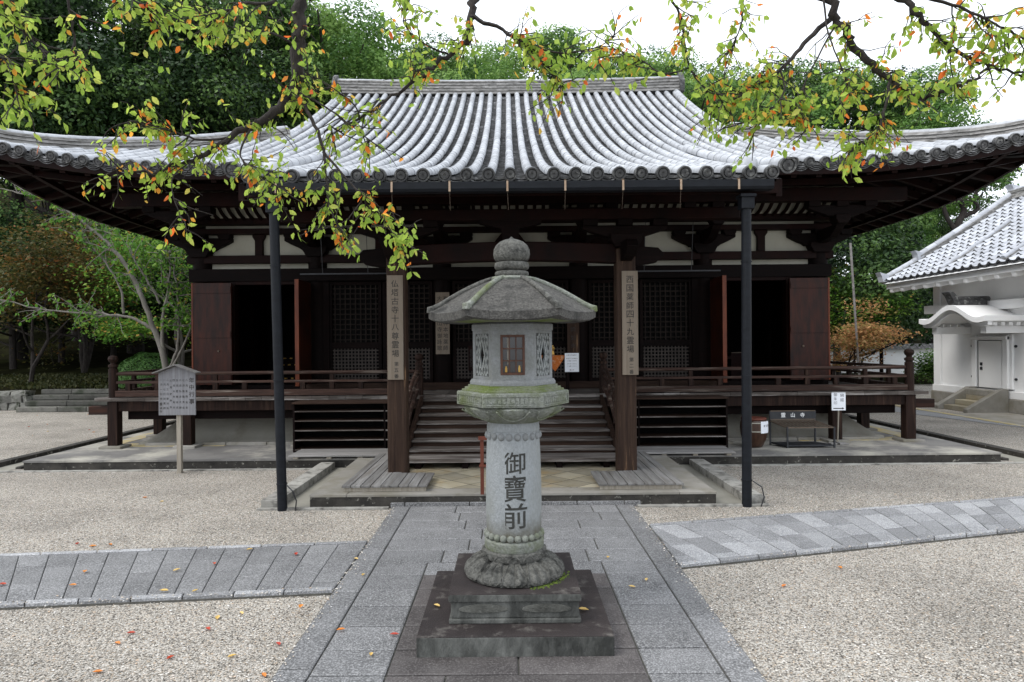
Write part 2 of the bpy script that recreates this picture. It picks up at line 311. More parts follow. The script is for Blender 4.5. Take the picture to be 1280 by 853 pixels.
# ------------------------------------------------------------------ lettering
_gl = {}
def glyph(ch, offset=.0):
    k = (ch, offset)
    if k not in _gl:
        cu = bpy.data.curves.new('t', 'FONT'); cu.body = ch; cu.size = 1; cu.align_x = 'CENTER'; cu.align_y = 'CENTER'; cu.resolution_u = 3; cu.offset = offset
        ob = bpy.data.objects.new('t', cu); COL.objects.link(ob)
        dg = bpy.context.evaluated_depsgraph_get(); me = bpy.data.meshes.new_from_object(ob.evaluated_get(dg))
        v = [(p.co.x, p.co.y) for p in me.vertices]; f = [tuple(p.vertices) for p in me.polygons]
        bpy.data.objects.remove(ob); bpy.data.curves.remove(cu); bpy.data.meshes.remove(me)
        if v:
            xs = [a for a, b in v]; ys = [b for a, b in v]
            cx = (min(xs)+max(xs))/2; cy = (min(ys)+max(ys))/2
            if ord(ch) > 0x2e00 and ch not in '十二一・': 
                w = max(xs)-min(xs); h = max(ys)-min(ys); s = .92/max(w, h)
            else: s = 1
            v = [((a-cx)*s, (b-cy)*s) for a, b in v]
        _gl[k] = (v, f)
    return _gl[k]
def vtext(mb, text, cx, ztop, y, size, pitch, offset=.006, sx=1.0, normal=-1):
    """characters one under another on a plane facing -Y"""
    z = ztop
    for ch in text:
        if ch != ' ':
            v, f = glyph(ch, offset); mb.add([(cx+a*size*sx, y, z-pitch/2+b*size) for a, b in v], f)
        z -= pitch
def htext(mb, text, cx, cz, y, size, pitch, offset=.012):
    n = len(text)
    for i, ch in enumerate(text):
        if ch != ' ':
            v, f = glyph(ch, offset); x = cx+(i-(n-1)/2)*pitch; mb.add([(x+a*size, y, cz+b*size) for a, b in v], f)

# ------------------------------------------------------------------ ground
def hill(x, y):
    """terrain height"""
    h = 0.0
    if y > 24: h += .30*min(y-24, 14) + .42*max(0, y-38)
    if x < -9 and y > 17.3: h = max(h, .48 + .10*min(y-17.3, 8) + (.30*max(0, y-25)))
    if x > 9: h *= max(.25, 1-.045*(x-9))
    return min(h, 24)
mb = MB()
xs = [-300,-150,-90,-60,-45,-36,-30,-25,-21,-18,-16,-14,-12,-10.5,-9.2,-9,-8,-6,-3,0,3,6,9,11,13,16,20,25,30,40,60,100,200,300]
ys = [-60,-20,-5,0,5,10,14,17,17.3,18,19,21,24,26,28,31,34,38,43,50,60,75,100,150,260,500]
vs = [(x, y, hill(x, y) if y < 300 else 10) for y in ys for x in xs]
gm = MB(); fm = MB()
nx = len(xs)
gf = []; ff = []
for j in range(len(ys)-1):
    for i in range(nx-1):
        q = (j*nx+i, j*nx+i+1, (j+1)*nx+i+1, (j+1)*nx+i)
        (gf if ys[j+1] <= 24 and (xs[i] >= -9 or ys[j+1] <= 17.3) else ff).append(q)
gm.add(vs, gf, .5); fm.add(vs, ff, .5)
g = gm.build('ground', 'gravel'); tag(g, kind='structure')
g = fm.build('hill', 'forest_floor'); tag(g, kind='structure')

# --------------------------- paving helpers
def slab_quad(mb, base, q, z0, z1, gap=.005, ch=.007, tint=None):
    """q: 4 ground points ccw; a slab with chamfered edges"""
    c = sum((Vector(p) for p in q), Vector())/4
    qv = [Vector(p) for p in q]
    def ins(i, d):
        p = qv[i]; e1 = qv[(i+1)%4]-p; e2 = qv[(i-1)%4]-p
        e1 = e1.normalized() if e1.length > 1e-5 else e1; e2 = e2.normalized() if e2.length > 1e-5 else e2
        return p + (e1+e2)*d
    lo = [ins(i, gap) for i in range(4)]; up = [ins(i, gap+ch) for i in range(4)]
    vs = [(p.x,p.y,z0) for p in lo] + [(p.x,p.y,z1-ch*.6) for p in lo] + [(p.x,p.y,z1) for p in up]
    fs = [(8,9,10,11)] + [(4+i, 4+(i+1)%4, 8+(i+1)%4, 8+i) for i in range(4)] + [(i, (i+1)%4, 4+(i+1)%4, 4+i) for i in range(4)]
    mb.add(vs, fs, tint)
def lerp(a, b, t): return Vector(a)*(1-t) + Vector(b)*t
PX = .02
# main path : X -1.1..1.15, Y .. to 6.56
rng = random.Random(3)
mp_ = MB(); wet = MB(); jt = MB()
jt.box(PX-1.16, PX+1.16, -6, 6.56, -.02, .017)
PW = 1.155; BW = .17
yy = -6.0
while yy < 6.55:
    dy = rng.uniform(.24, .30); y2 = min(6.56, yy+dy)
    if 6.56-y2 < .12: y2 = 6.56
    xcuts = [-PW+BW]
    x = -PW+BW + rng.uniform(.3, .75)
    if 2.9 < yy < 4.75: xc = sorted([-PW+BW, -.62, .62, PW-BW, rng.uniform(-.4,.3)])
    else:
        xc = [-PW+BW]
        while x < PW-BW-.2: xc.append(x); x += rng.uniform(.36, .72)
        xc.append(PW-BW)
    for a, b in zip(xc[:-1], xc[1:]):
        near = 2.85 < (yy+y2)/2 < 4.72 and abs((a+b)/2) < .63
        slab_quad(wet if near else mp_, None, [(PX+a,yy,0),(PX+b,yy,0),(PX+b,y2,0),(PX+a,y2,0)], 0, .03+rng.uniform(-.0015,.0015), tint=rng.random())
    yy = y2
for s in (-1, 1):
    yy = -6
    while yy < 6.55:
        y2 = min(6.56, yy+rng.uniform(.8, 1.1)); a, b = sorted((s*PW, s*(PW-BW)))
        slab_quad(mp_, None, [(PX+a,yy,0),(PX+b,yy,0),(PX+b,y2,0),(PX+a,y2,0)], 0, .032, tint=rng.random()); yy = y2
tag(jt.build('path_segment', 'joint'), kind='structure')
tag(mp_.build('path', 'paving'), kind='structure'); tag(wet.build('damp_path', 'paving_wet'), kind='structure')
# threshold row before the apron
tr = MB()
for a, b in ((-1.19,-1.05),(-1.05,-.42),(-.42,.22),(.22,.62),(.62,1.08),(1.08,1.24)):
    slab_quad(tr, None, [(PX+a,6.60,0),(PX+b,6.60,0),(PX+b,6.93,0),(PX+a,6.93,0)], 0, .055, tint=rng.random())
tag(tr.build('threshold_path', 'paving'), kind='structure')

def side_path(name, c, n, skew, matn, pale, rows=4, vs_=(.3,.5)):
    """c = far-left, far-right, near-right, near-left ground corners"""
    A, B, C, D = [Vector(p) for p in c]
    bed = MB(); bed.add([(p.x,p.y,.012) for p in (A,B,C,D)]+[(p.x,p.y,-.05) for p in (A,B,C,D)], [(0,1,2,3),(0,1,5,4),(1,2,6,5),(2,3,7,6),(3,0,4,7)], .5)
    tag(bed.build(name+'_segment', 'joint'), kind='structure')
    m = MB(); e = MB()
    bt = .06
    def pt(u, v): 
        return lerp(lerp(A, B, u), lerp(D, C, u), v)
    for j in range(int(n*.55)):
        u0, u1 = j/int(n*.55), (j+1)/int(n*.55)
        for v0, v1 in ((0, bt), (1-bt, 1)):
            slab_quad(e, None, [pt(u0,v1), pt(u1,v1), pt(u1,v0), pt(u0,v0)], -.02, .034, tint=rng.random())
    for j in range(-2 if skew else 0, n+(2 if skew else 0)):
        vc = [bt]; 
        v = bt + (rng.uniform(.15,.4))
        while v < .85: vc.append(v); v += rng.uniform(.22,.42)
        vc.append(1-bt)
        for v0, v1 in zip(vc[:-1], vc[1:]):
            def sk(u, v): return min(1, max(0, u + skew*(v-.5)))
            q = [pt(sk(j/n, v1), v1), pt(sk((j+1)/n, v1), v1), pt(sk((j+1)/n, v0), v0), pt(sk(j/n, v0), v0)]
            if (q[1]-q[0]).length < .03 and (q[2]-q[3]).length < .03: continue
            if min((q[1]-q[0]).length, (q[2]-q[3]).length) < .012: q = [q[0]+(q[1]-q[0]).normalized()*0, q[1], q[2], q[3]]
            slab_quad(m, None, q, -.02, .03+rng.uniform(-.0015,.0015), gap=.003, ch=.005, tint=rng.random())
    tag(m.build(name, matn), kind='structure'); tag(e.build(name+'_kerb', pale), kind='structure')
fl, fr = G(0,692,.03), G(440,676,.03); nr, nl = G(425,738,.03), G(0,757,.03)
L0 = fl + (fl-fr)*1.6; L3 = nl + (nl-nr)*1.6
fr.x = nr.x = -PW+PX-.005; 
EL = (L0, fr.copy(), nr.copy(), L3)
side_path('side_path', (L0, fr, nr, L3), 32, 0.0, 'paving', 'paving_pale')
fl, fr = G(805,655,.03), G(1280,620,.03); nl, nr = G(842,707,.03), G(1280,661,.03)
R1 = fr + (fr-fl)*1.2; R2 = nr + (nr-nl)*1.2
fl.x = nl.x = PW+PX+.005
ER = (fl.copy(), R1, R2, nl.copy())
side_path('side_path', (fl, R1, R2, nl), 40, .05, 'paving_pale', 'paving_pale')

# drain channels and kerbs beside the apron
ch = MB()
for s in (-1, 1): 
    a, b = sorted((s*1.98, s*2.32)); ch.box(PX+a, PX+b, 6.6, 8.78, -.03, .006)
tag(ch.build('channel_floor', 'channel'), kind='structure')
for s in (-1, 1):
    k = MB()
    y = 6.62
    for i in range(3):
        y2 = y+.71; a, b = sorted((s*2.27, s*2.45)); k.box(PX+a, PX+b, y+.003, y2-.003, -.02, .085); y = y2
    a, b = sorted((s*2.47, s*1.2)); k.box(PX+a, PX+b, 6.56, 6.617, -.02, .02)
    tag(k.build('drain_kerb', 'kerb', bevel=.006), kind='structure')
# apron and platform
ap = MB(); ap.box(PX-1.97, PX+1.97, 6.62, 8.80, -.02, .125)
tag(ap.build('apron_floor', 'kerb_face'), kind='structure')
at_ = MB()
for s in (-1,1):
    a, b = sorted((s*1.975, s*1.62)); at_.box(PX+a, PX+b, 6.615, 8.76, .11, .135)
at_.box(PX-1.615, PX+1.615, 6.615, 6.86, .11, .135)
tag(at_.build('apron_kerb', 'concrete', bevel=.004), kind='structure')
ad = MB()
# diagonal tiles of the apron floor
bmz = bmesh.new()
sz = .30
def clip_poly(poly, x0, x1, y0, y1):
    def cl(p, f, t):
        o = []
        for i in range(len(p)):
            a, b = p[i], p[(i+1)%len(p)]; fa, fb = f(a), f(b)
            if fa >= 0: o.append(a)
            if (fa >= 0) != (fb >= 0): k = fa/(fa-fb); o.append((a[0]+(b[0]-a[0])*k, a[1]+(b[1]-a[1])*k))
        return o
    for f in (lambda p: p[0]-x0, lambda p: x1-p[0], lambda p: p[1]-y0, lambda p: y1-p[1]):
        poly = cl(poly, f, 0)
        if len(poly) < 3: return []
    return poly
ad.box(PX-1.61, PX+1.61, 6.865, 8.7, .10, .122, .1)
for i in range(-16, 17):
    for j in range(-16, 17):
        cx, cy = (i-j)*sz*.7071, 7.7+(i+j)*sz*.7071; h = sz*.7071-.006
        p = clip_poly([(cx-h,cy),(cx,cy-h),(cx+h,cy),(cx,cy+h)], PX-1.6, PX+1.6, 6.875, 8.7)
        if len(p) >= 3: ad.add([(a, b, .132) for a, b in p], [tuple(range(len(p)))], rng.random())
tag(ad.build('apron_pavement', 'apron_stone'), kind='structure')
pf = MB(); pf.box(PX-6.3, PX+6.3, 8.8, 24.4, -.02, .112)
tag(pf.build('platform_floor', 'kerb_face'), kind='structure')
pt_ = MB(); 
x = PX-6.31
while x < PX+6.2:
    x2 = min(PX+6.31, x+rng.uniform(1.1,1.5)); 
    if PX+6.31-x2 < .4: x2 = PX+6.31
    pt_.box(x+.0015, x2-.0015, 8.79, 9.12, .10, .124); x = x2
pt_.box(PX-6.31, PX+6.31, 9.123, 24.4, .10, .122)
tag(pt_.build('platform_pavement', 'platform_top'), kind='structure')
ys_ = MB()
for s in (-1,1):
    a, b = sorted((s*4.2, s*6.0)); ys_.box(PX+a, PX+b, 9.95, 10.28, .10, .126)
    a, b = sorted((s*5.85, s*6.1)); ys_.box(PX+a, PX+b, 10.3, 20, .10, .1265)
tag(ys_.build('platform_floor_surface', 'yellow_stain'), kind='structure')
# side drains
for s in (-1,1):
    k = MB(); y = 8.6
    a, b = sorted((s*6.78, s*6.92)); c, e = sorted((s*6.40, s*6.48))
    while y < 24: k.box(PX+a, PX+b, y+.003, y+1.197, -.02, .065); y += 1.2
    k.box(PX+c, PX+e, 8.9, 24, -.02, .03)
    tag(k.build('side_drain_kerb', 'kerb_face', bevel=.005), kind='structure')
    k = MB(); a, b = sorted((s*6.49, s*6.775)); k.box(PX+a, PX+b, 8.6, 24, -.02, .004); tag(k.build('side_channel_floor', 'channel'), kind='structure')
# thin pale kerb line in front of the platform
k = MB(); k.box(PX-6.9, PX-2.46, 8.66, 8.74, -.02, .012); k.box(PX+2.46, PX+9.5, 8.66, 8.74, -.02, .012); tag(k.build('kerb_line', 'kerb'), kind='structure')
# pale path strip before the storehouse
k = MB(); k.add([(5.9,19.2,.006),(7.7,19.2,.006),(10.6,12.2,.006),(10.1,12.2,.006)],[(0,1,2,3)],.5)
k = MB()
a, b = G(1060,508), G(1300,538); c, e = G(1300,531), G(1060,503)
k.add([(p.x,p.y,.008) for p in (a,b,c,e)], [(0,1,2,3)], .5); tag(k.build('path_strip', 'paving_pale'), kind='structure')

# ------------------------------------------------------------------ temple hall
TX = PX; WY = 11.0; WX = 4.95; FL = .85
hall = thing('temple_hall', 'wide dark wooden temple hall with grey tiled hip-and-gable roof and raised veranda', 'temple', (TX, 16.5, 0))
RS = .21; XE = 7.4; YE = 9.1; YR = 16.5; YB = 2*YR-YE; RH = 4.05; KX = 2.6; KY = 6.6
def prof(t): return 3.2 + .251*t + .0195*t*t
def lift(u, d): return .027*max(0, abs(u)-3.8)**2.2*math.exp(-d/2.2)
def zfront(x, y):
    d = y-YE; return prof(y-KY) + (lift(x, max(0, d)) if d > -.01 else 0)
RP = TX
# front cover tiles (rows) incl. kohai
tc = MB(); td = MB(); tf = MB()
def cover_row(mb, dmb, pts, r, tn, seg=8):
    """half-round cover tiles laid along pts (from eave upwards); every tile steps"""
    # cumulative length
    L = [0]
    for a, b in zip(pts[:-1], pts[1:]): L.append(L[-1]+(Vector(b)-Vector(a)).length)
    tot = L[-1]; n = max(1, int(tot/.27))
    def at(s):
        s = min(max(s, 0), tot)
        for i in range(len(L)-1):
            if s <= L[i+1]+1e-9:
                k = (s-L[i])/max(1e-6, L[i+1]-L[i]); return Vector(pts[i]).lerp(Vector(pts[i+1]), k)
        return Vector(pts[-1])
    for i in range(n):
        s0, s1 = tot*i/n, tot*(i+1)/n
        a, b = at(s0-.004 if i else 0), at(s1+.006); d = (b-a).normalized()
        side = d.cross(Vector((0,0,1))).normalized(); up = side.cross(d)
        jx = side*rng.uniform(-.004,.004)
        vs = []
        for p, rr in ((a, r*1.03), (b, r*.955)):
            for k in range(seg+1):
                th = math.pi*(k/seg)*1.16 - math.pi*.08
                vs.append(p + jx + (side*math.cos(th) + up*math.sin(th))*rr)
        m = seg+1
        fs = [(k, k+1, m+k+1, m+k) for k in range(seg)]
        fs.append(tuple(range(m)))
        mb.add(vs, fs, rng.random())
    if dmb is not None:
        a = at(0); d = (at(.1)-a).normalized(); side = d.cross(Vector((0,0,1))).normalized(); up = side.cross(d)
        c = a - d*.045 - up*.010
        for (r0, r1, w) in ((0, .70, .004), (.70, .74, -.006), (.74, 1.0, .010)):
            pass
        rr = r*1.12
        rings = [(0, 0.0), (.18, .0), (.2, .007), (.62, .007), (.66, -.006), (.74, -.006), (.78, .010), (1.0, .010), (1.0, -.06)]
        vs = []; N = 16
        for (q, w) in rings:
            for k in range(N):
                th = 2*math.pi*k/N; vs.append(c + (side*math.cos(th)+up*math.sin(th))*rr*max(q, .01) - d*w)
        fs = []
        for i in range(len(rings)-1):
            for k in range(N): fs.append((i*N+k, i*N+(k+1)%N, (i+1)*N+(k+1)%N, (i+1)*N+k))
        dmb.add(vs, fs, rng.random())
def yrange(y0, y1, step=.35):
    n = max(1, int(round((y1-y0)/step))); return [y0+(y1-y0)*i/n for i in range(n+1)]
TR = .058
nrow = int((XE-.1)/RS)
for i in range(-nrow, nrow+1):
    x = i*RS
    y0 = KY if abs(x) <= KX else YE
    y1 = YR-.12 if abs(x) <= RH-.05 else YE + (XE-abs(x)) - .05
    if y1-y0 < .15: continue
    tc = MB(); td = MB(); cover_row(tc, td, [(RP+x, y, zfront(x, y)+.035) for y in yrange(y0, y1)], TR, 0)
    cr_ = tc.build('cover_tile_row', 'tile_cover', hall, smooth=50); td.build('eave_tile_disc', 'tile_disc', cr_, smooth=40)
# troughs between rows: overlapping concave courses
for i in range(-nrow-1, nrow+1):
    xa, xb = i*RS, (i+1)*RS; xm = (xa+xb)/2
    y0 = KY if abs(xm) < KX else YE
    y1 = YR-.1 if abs(xm) < RH else YE + (XE-abs(xm))
    if y1-y0 < .1: continue
    n = max(1, int((y1-y0)/.10))
    for j in range(n):
        ya = y0+(y1-y0)*j/n; yb = y0+(y1-y0)*(j+1)/n + .02
        vs = []
        for yv, up in ((ya, .026), (yb, .004)):
            for k in range(5):
                u = k/4; x = xa+(xb-xa)*u; vs.append((RP+x, yv, zfront(x, yv)+up-.03*(1-(2*u-1)**2)))
        vs += [(v[0], v[1], v[2]-.024) for v in vs[:5]]
        fs = [(k, k+1, 5+k+1, 5+k) for k in range(4)] + [(k, k+1, 10+k+1, 10+k) for k in range(4)]
        tf.add(vs, fs, rng.random())
    # layered eave lips
    for q in range(3):
        vs = []
        for k in range(7):
            u = k/6; x = xa+(xb-xa)*u; sag = .045*(1-(2*u-1)**2)
            for (dy, dz) in ((-.005+.012*q, -.02-.022*q), (-.005+.012*q, -.034-.022*q), (.12, -.02-.022*q)):
                vs.append((RP+x, y0+dy, zfront(x, y0)+.025-sag+dz))
        fs = []
        for k in range(6): fs += [(k*3, k*3+3, k*3+4, k*3+1), (k*3, k*3+3, k*3+5, k*3+2)]
        tf.add(vs, fs, rng.random())
tf.build('roof_trough_tiles', 'tile_trough', hall, smooth=40)
# side slopes and back slope: same courses
def zside(dist, u): return prof(dist+YE-KY)+lift(u, dist)
for s in (-1, 1):
    t2 = MB(); t3 = MB(); t4 = MB()
    for i in range(-nrow, nrow+1):
        u = i*RS; dmax = min(XE-abs(u)-.05, XE-RH+.3)
        if dmax < .2: continue
        cover_row(t2, t4, [(RP+s*(XE-dd), YR+u, zside(dd, u)+.035) for dd in yrange(0, dmax)], TR, 0, seg=5)
    for i in range(-nrow-1, nrow+1):
        for j in range(12):
            ua, ub = i*RS, (i+1)*RS; um = (ua+ub)/2; dmax = min(XE-abs(um), XE-RH+.3)
            if dmax < .1: continue
            da, db = dmax*j/12, dmax*(j+1)/12
            t3.add([(RP+s*(XE-da), YR+ua, zside(da,ua)+.02), (RP+s*(XE-da), YR+ub, zside(da,ub)+.02), (RP+s*(XE-db), YR+ub, zside(db,ub)), (RP+s*(XE-db), YR+ua, zside(db,ua))], [(0,1,2,3)], rng.random())
    t2.build('side_cover_tiles', 'tile_cover', hall, smooth=50); t3.build('side_trough_tiles', 'tile_trough', hall); t4.build('side_tile_discs', 'tile_disc', hall, smooth=40)
bk = MB()
for i in range(-nrow-1, nrow+1):
    xa, xb = i*RS, (i+1)*RS; xm = (xa+xb)/2; dm = YR-YE if abs(xm) < RH else XE-abs(xm)
    if dm < .1: continue
    for j in range(10):
        da, db = dm*j/10, dm*(j+1)/10
        bk.add([(RP+xa, YB-da, zside(da,xa)),(RP+xb, YB-da, zside(da,xb)),(RP+xb, YB-db, zside(db,xb)),(RP+xa, YB-db, zside(db,xa))], [(0,1,2,3)], rng.random())
bk.build('back_roof_tiles', 'tile_trough', hall)
# ridges
def ridge(name, pts, w, h, layers, capr, m='tile_ridge'):
    o = MB()
    for q in range(layers):
        ww = w*(1-.12*q/layers) + (.03 if q % 2 == 0 else -.01)
        for a, b in zip(pts[:-1], pts[1:]):
            a = Vector(a); b = Vector(b); z0 = h*q/layers; z1 = h*(q+1)/layers; mz = Vector((0,0,(z0+z1)/2))
            o.bar(a+mz, b+mz, ww, h/layers-.006, tint=rng.random())
    r = o.build(name, m, hall)
    c = MB(); cover_row(c, None, [Vector(p)+Vector((0,0,h)) for p in pts], capr, 0, seg=8); c.build(name+'_cap', 'tile_cover', hall, smooth=50)
zr = zfront(0, YR)
ridge('main_ridge', [(RP-RH-.1+ (2*RH+.2)*i/30, YR, zr-.05 + .06*abs(i/15-1)**2.5) for i in range(31)], .34, .32, 9, .08)
for s in (-1, 1):
    pts = [(RP+s*(XE-.15-dd), YE+.15+dd, zfront(XE-.15-dd, YE+.15+dd)-.02) for dd in yrange(0, XE-RH-.15, .3)]
    ridge('hip_ridge', pts, .26, .21, 8, .062)
    pts = [(RP+s*(XE-.15-dd), YB-.15-dd, zfront(XE-.15-dd, YE+.15+dd)-.02) for dd in yrange(0, XE-RH-.15, .5)]
    ridge('hip_ridge', pts, .26, .24, 4, .07)
    pts = [(RP+s*(RH-.02), y, zfront(RH, y)-.0) for y in yrange(YE+XE-RH, YR, .4)]
    ridge('verge_ridge', pts, .16, .07, 2, .06)
    pts = [(RP+s*(RH-.02), 2*YR-y, zfront(RH, y)-.0) for y in yrange(YE+XE-RH, YR, .4)]
    ridge('verge_ridge', pts, .16, .07, 2, .06)
    gb = MB(); yv = YE+XE-RH+.4
    gp = [(y, zfront(RH, y)-.1) for y in yrange(yv, YR, .5)]; gp += [(2*YR-y, z) for y, z in gp[::-1][1:]]; gp += [(gp[-1][0], gp[-1][1]-.5), (gp[0][0], gp[0][1]-.5)]
    a, b = sorted((s*(RH-.45), s*(RH-.35))); gb.prism(gp, RP+a, RP+b, 'x'); gb.build('gable_wall', 'wood_dark', hall)
    # onigawara end tiles
    og = MB(); og.prism([(YR-.26, zr-.05), (YR+.26, zr-.05), (YR+.30, zr+.2), (YR+.14, zr+.42), (YR, zr+.5), (YR-.14, zr+.42), (YR-.30, zr+.2)], RP+s*(RH+.1)-.05, RP+s*(RH+.1)+.05, 'x'); og.build('ridge_end_tile', 'tile_disc', hall, bevel=.01)
# kohai edge: descending cover rows at the sides, with curled end tile
for s in (-1, 1):
    c = MB(); dd_ = MB()
    pts = [(RP+s*(KX+.08), y, prof(y-KY)+.10) for y in yrange(KY+.02, YE+1.2)]
    cover_row(c, dd_, pts, .072, 0)
    c.build('porch_verge_tiles', 'tile_cover', hall, smooth=50); dd_.build('porch_verge_discs', 'tile_disc', hall, smooth=40)
    og = MB(); a, b = RP+s*(KX-.04)-.10, RP+s*(KX-.04)+.10
    og.lathe(RP+s*(KX-.2), KY+.32, [(.10,3.27),(.12,3.33),(.10,3.42),(.05,3.47),(.01,3.48)], 12); og.build('porch_end_tile', 'tile_cover', hall, smooth=50)
    bb = MB(); bb.prism([(KY+.05, prof(0)-.20),(YE+.6, prof(3.1)-.20),(YE+.6, prof(3.1)-.03),(KY+.05, prof(0)-.03)], RP+s*(KX+.02)-.03, RP+s*(KX+.02)+.03, 'x'); bb.build('porch_bargeboard', 'wood_red', hall)
# roof deck (boards under the tiles) - closed underside
dk = MB()
def deck(u0, u1, fz, n=30):
    pass
for j in range(24):
    for i in range(-20, 20):
        pass
def deckgrid(f, us, ds, tint=.5):
    vs = [f(u, dd) for dd in ds for u in us]; n = len(us); fs = []
    for j in range(len(ds)-1):
        for i in range(n-1): fs.append((j*n+i, j*n+i+1, (j+1)*n+i+1, (j+1)*n+i))
    return vs, fs
ds = [0,.3,.6,1,1.5,2,2.6,3.3]
for s, axis in ((1,'f'),(-1,'b'),(1,'r'),(-1,'l')):
    for j in range(len(ds)-1):
        n = 28
        for i in range(n):
            q = []
            for (uu, dd) in ((i, ds[j]), (i+1, ds[j]), (i+1, ds[j+1]), (i, ds[j+1])):
                w = XE-dd; u = -w+2*w*uu/n; z = prof(dd+2.5)+lift(u, dd)-.07
                q.append({'f': (RP+u, YE+.06+dd, z), 'b': (RP+u, YB-.06-dd, z), 'r': (RP+XE-.06-dd, YR+u, z), 'l': (RP-XE+.06+dd, YR+u, z)}[axis])
            dk.add(q, [(0,1,2,3)], .5)
# kohai deck
for j in range(10):
    ya, yb = KY+.06+j*.32, KY+.06+(j+1)*.32
    dk.add([(RP-KX,ya,prof(ya-KY)-.07),(RP+KX,ya,prof(ya-KY)-.07),(RP+KX,yb,prof(yb-KY)-.07),(RP-KX,yb,prof(yb-KY)-.07)], [(0,1,2,3)], .5)
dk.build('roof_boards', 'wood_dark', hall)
# eave fascia boards along the curved edge
def eave_pt(side, u, dd, dz):
    z = prof(dd+2.5)+lift(u, dd)+dz
    return {'f': (RP+u, YE+dd, z), 'b': (RP+u, YB-dd, z), 'r': (RP+XE-dd, YR+u, z), 'l': (RP-XE+dd, YR+u, z)}[side]
for side in 'frlb':
    fb = MB(); fb2 = MB()
    n = 40; w = XE-.05
    for i in range(n):
        u0, u1 = -w+2*w*i/n, -w+2*w*(i+1)/n
        if side == 'f' and max(abs(u0), abs(u1)) < KX: continue
        fb.bar(eave_pt(side, u0, .05, -.11), eave_pt(side, u1, .05, -.11), .05, .09, tint=.5)
        fb2.bar(eave_pt(side, u0, .62, -.33), eave_pt(side, u1, .62, -.33), .07, .08, tint=.5)
    fb.build('eave_fascia', 'wood_red', hall); fb2.build('inner_fascia', 'wood_red', hall)
fb = MB(); fb.box(RP-KX, RP+KX, KY+.03, KY+.08, 3.03, 3.14); fb.build('porch_fascia', 'wood_red', hall)
# rafters: front and sides, each its own
rf = 0
for side in 'frl':
    u = -XE+.35
    while u < XE-.3:
        o = MB(); reach = min(2.6, XE-abs(u)+.1)
        if side == 'f' and abs(u) < KX+.1: d0 = .1
        else: d0 = .09
        if reach > .3:
            o.bar(eave_pt(side, u, d0, -.155), eave_pt(side, u, min(.75, reach), -.20), .075, .085)
            if reach > .8: o.bar(eave_pt(side, u, .68, -.31), eave_pt(side, u, reach, -.37), .08, .10)
            o.build('rafter', 'wood_red', hall)
        u += .34 if side == 'f' else .44
for i in range(-11, 12):
    o = MB(); x = RP+i*.225; o.bar((x, KY+.12, prof(.12)-.125), (x, YE+.9, prof(YE+.9-KY)-.125), .07, .08); o.build('porch_rafter', 'wood_red', hall)
for s in (-1, 1):
    o = MB(); o.bar((RP+s*(XE-.12), YE+.12, eave_pt('f', XE-.12, .12, -.22)[2]), (RP+s*(XE-2.7), YE+2.7, eave_pt('f', XE-2.7, 2.7, -.42)[2]), .15, .2); o.build('corner_rafter', 'wood_dark', hall)
    o = MB(); o.bar((RP+s*(XE-.07), YE+.07, eave_pt('f', XE, 0, -.24)[2]), (RP+s*(XE-.2), YE+.2, eave_pt('f', XE, .15, -.24)[2]), .12, .13); o.build('corner_rafter_tip', 'plaster_white', hall)
# ---- body
bd = MB()
bx0, bx1, by0, by1 = TX-WX, TX+WX, WY, 2*YR-WY
# ceiling / attic slab closes the top, keeps inside dark
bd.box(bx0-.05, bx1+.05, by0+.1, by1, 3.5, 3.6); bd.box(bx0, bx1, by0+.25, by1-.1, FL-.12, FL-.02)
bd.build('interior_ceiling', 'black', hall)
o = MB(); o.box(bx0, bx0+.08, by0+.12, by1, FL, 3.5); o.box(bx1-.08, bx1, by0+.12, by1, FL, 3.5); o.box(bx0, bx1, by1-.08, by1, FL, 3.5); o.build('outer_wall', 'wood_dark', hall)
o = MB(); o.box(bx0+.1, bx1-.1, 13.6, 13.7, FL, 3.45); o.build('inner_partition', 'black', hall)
cols = [-4.95, -3.1, -1.1, 1.1, 3.1, 4.95]
for cx in cols:
    o = MB(); o.lathe(TX+cx, WY, [(.15, .3), (.15, 3.0)], 16); o.build('pillar', 'wood_dark', hall, smooth=40)
for yy in (12.9, 14.9, 16.9, 18.9, 20.9):
    for s in (-1,1):
        o = MB(); o.lathe(TX+s*WX, yy, [(.15, .3), (.15, 3.4)], 12); o.build('pillar', 'wood_dark', hall, smooth=40)
def beam(name, x0, x1, y0, y1, z0, z1, m='wood_dark', bevel=.006):
    o = MB(); o.box(TX+x0, TX+x1, y0, y1, z0, z1); return o.build(name, m, hall, bevel=bevel)
beam('floor_sill', -5.05, 5.05, 10.86, 11.1, FL-.02, FL+.10, 'wood_dark')
beam('threshold_beam', -3.3, 3.3, 10.83, 10.858, FL+.0, FL+.12, 'wood_riser')
beam('lintel_beam', -5.1, 5.1, 10.82, 11.12, 2.60, 2.80, 'wood_dark')
beam('plaster_strip', -4.9, 4.9, 11.0, 11.04, 2.80, 2.90, 'plaster_cream', 0)
beam('tie_beam', -5.15, 5.15, 10.87, 11.09, 2.895, 3.02, 'wood_red')
beam('plaster_panel', -4.9, 4.9, 11.0, 11.05, 3.02, 3.36, 'plaster_cream', 0)
beam('upper_tie_beam', -5.3, 5.3, 10.85, 11.08, 3.36, 3.445, 'wood_red')
beam('upper_plaster_strip', -4.9, 4.9, 11.0, 11.04, 3.445, 3.51, 'plaster_cream', 0)
beam('wall_purlin', -5.4, 5.4, 10.80, 11.06, 3.51, 3.68, 'wood_red')
beam('eave_purlin', -5.9, 5.9, 10.12, 10.28, 3.66, 3.86, 'wood_red')
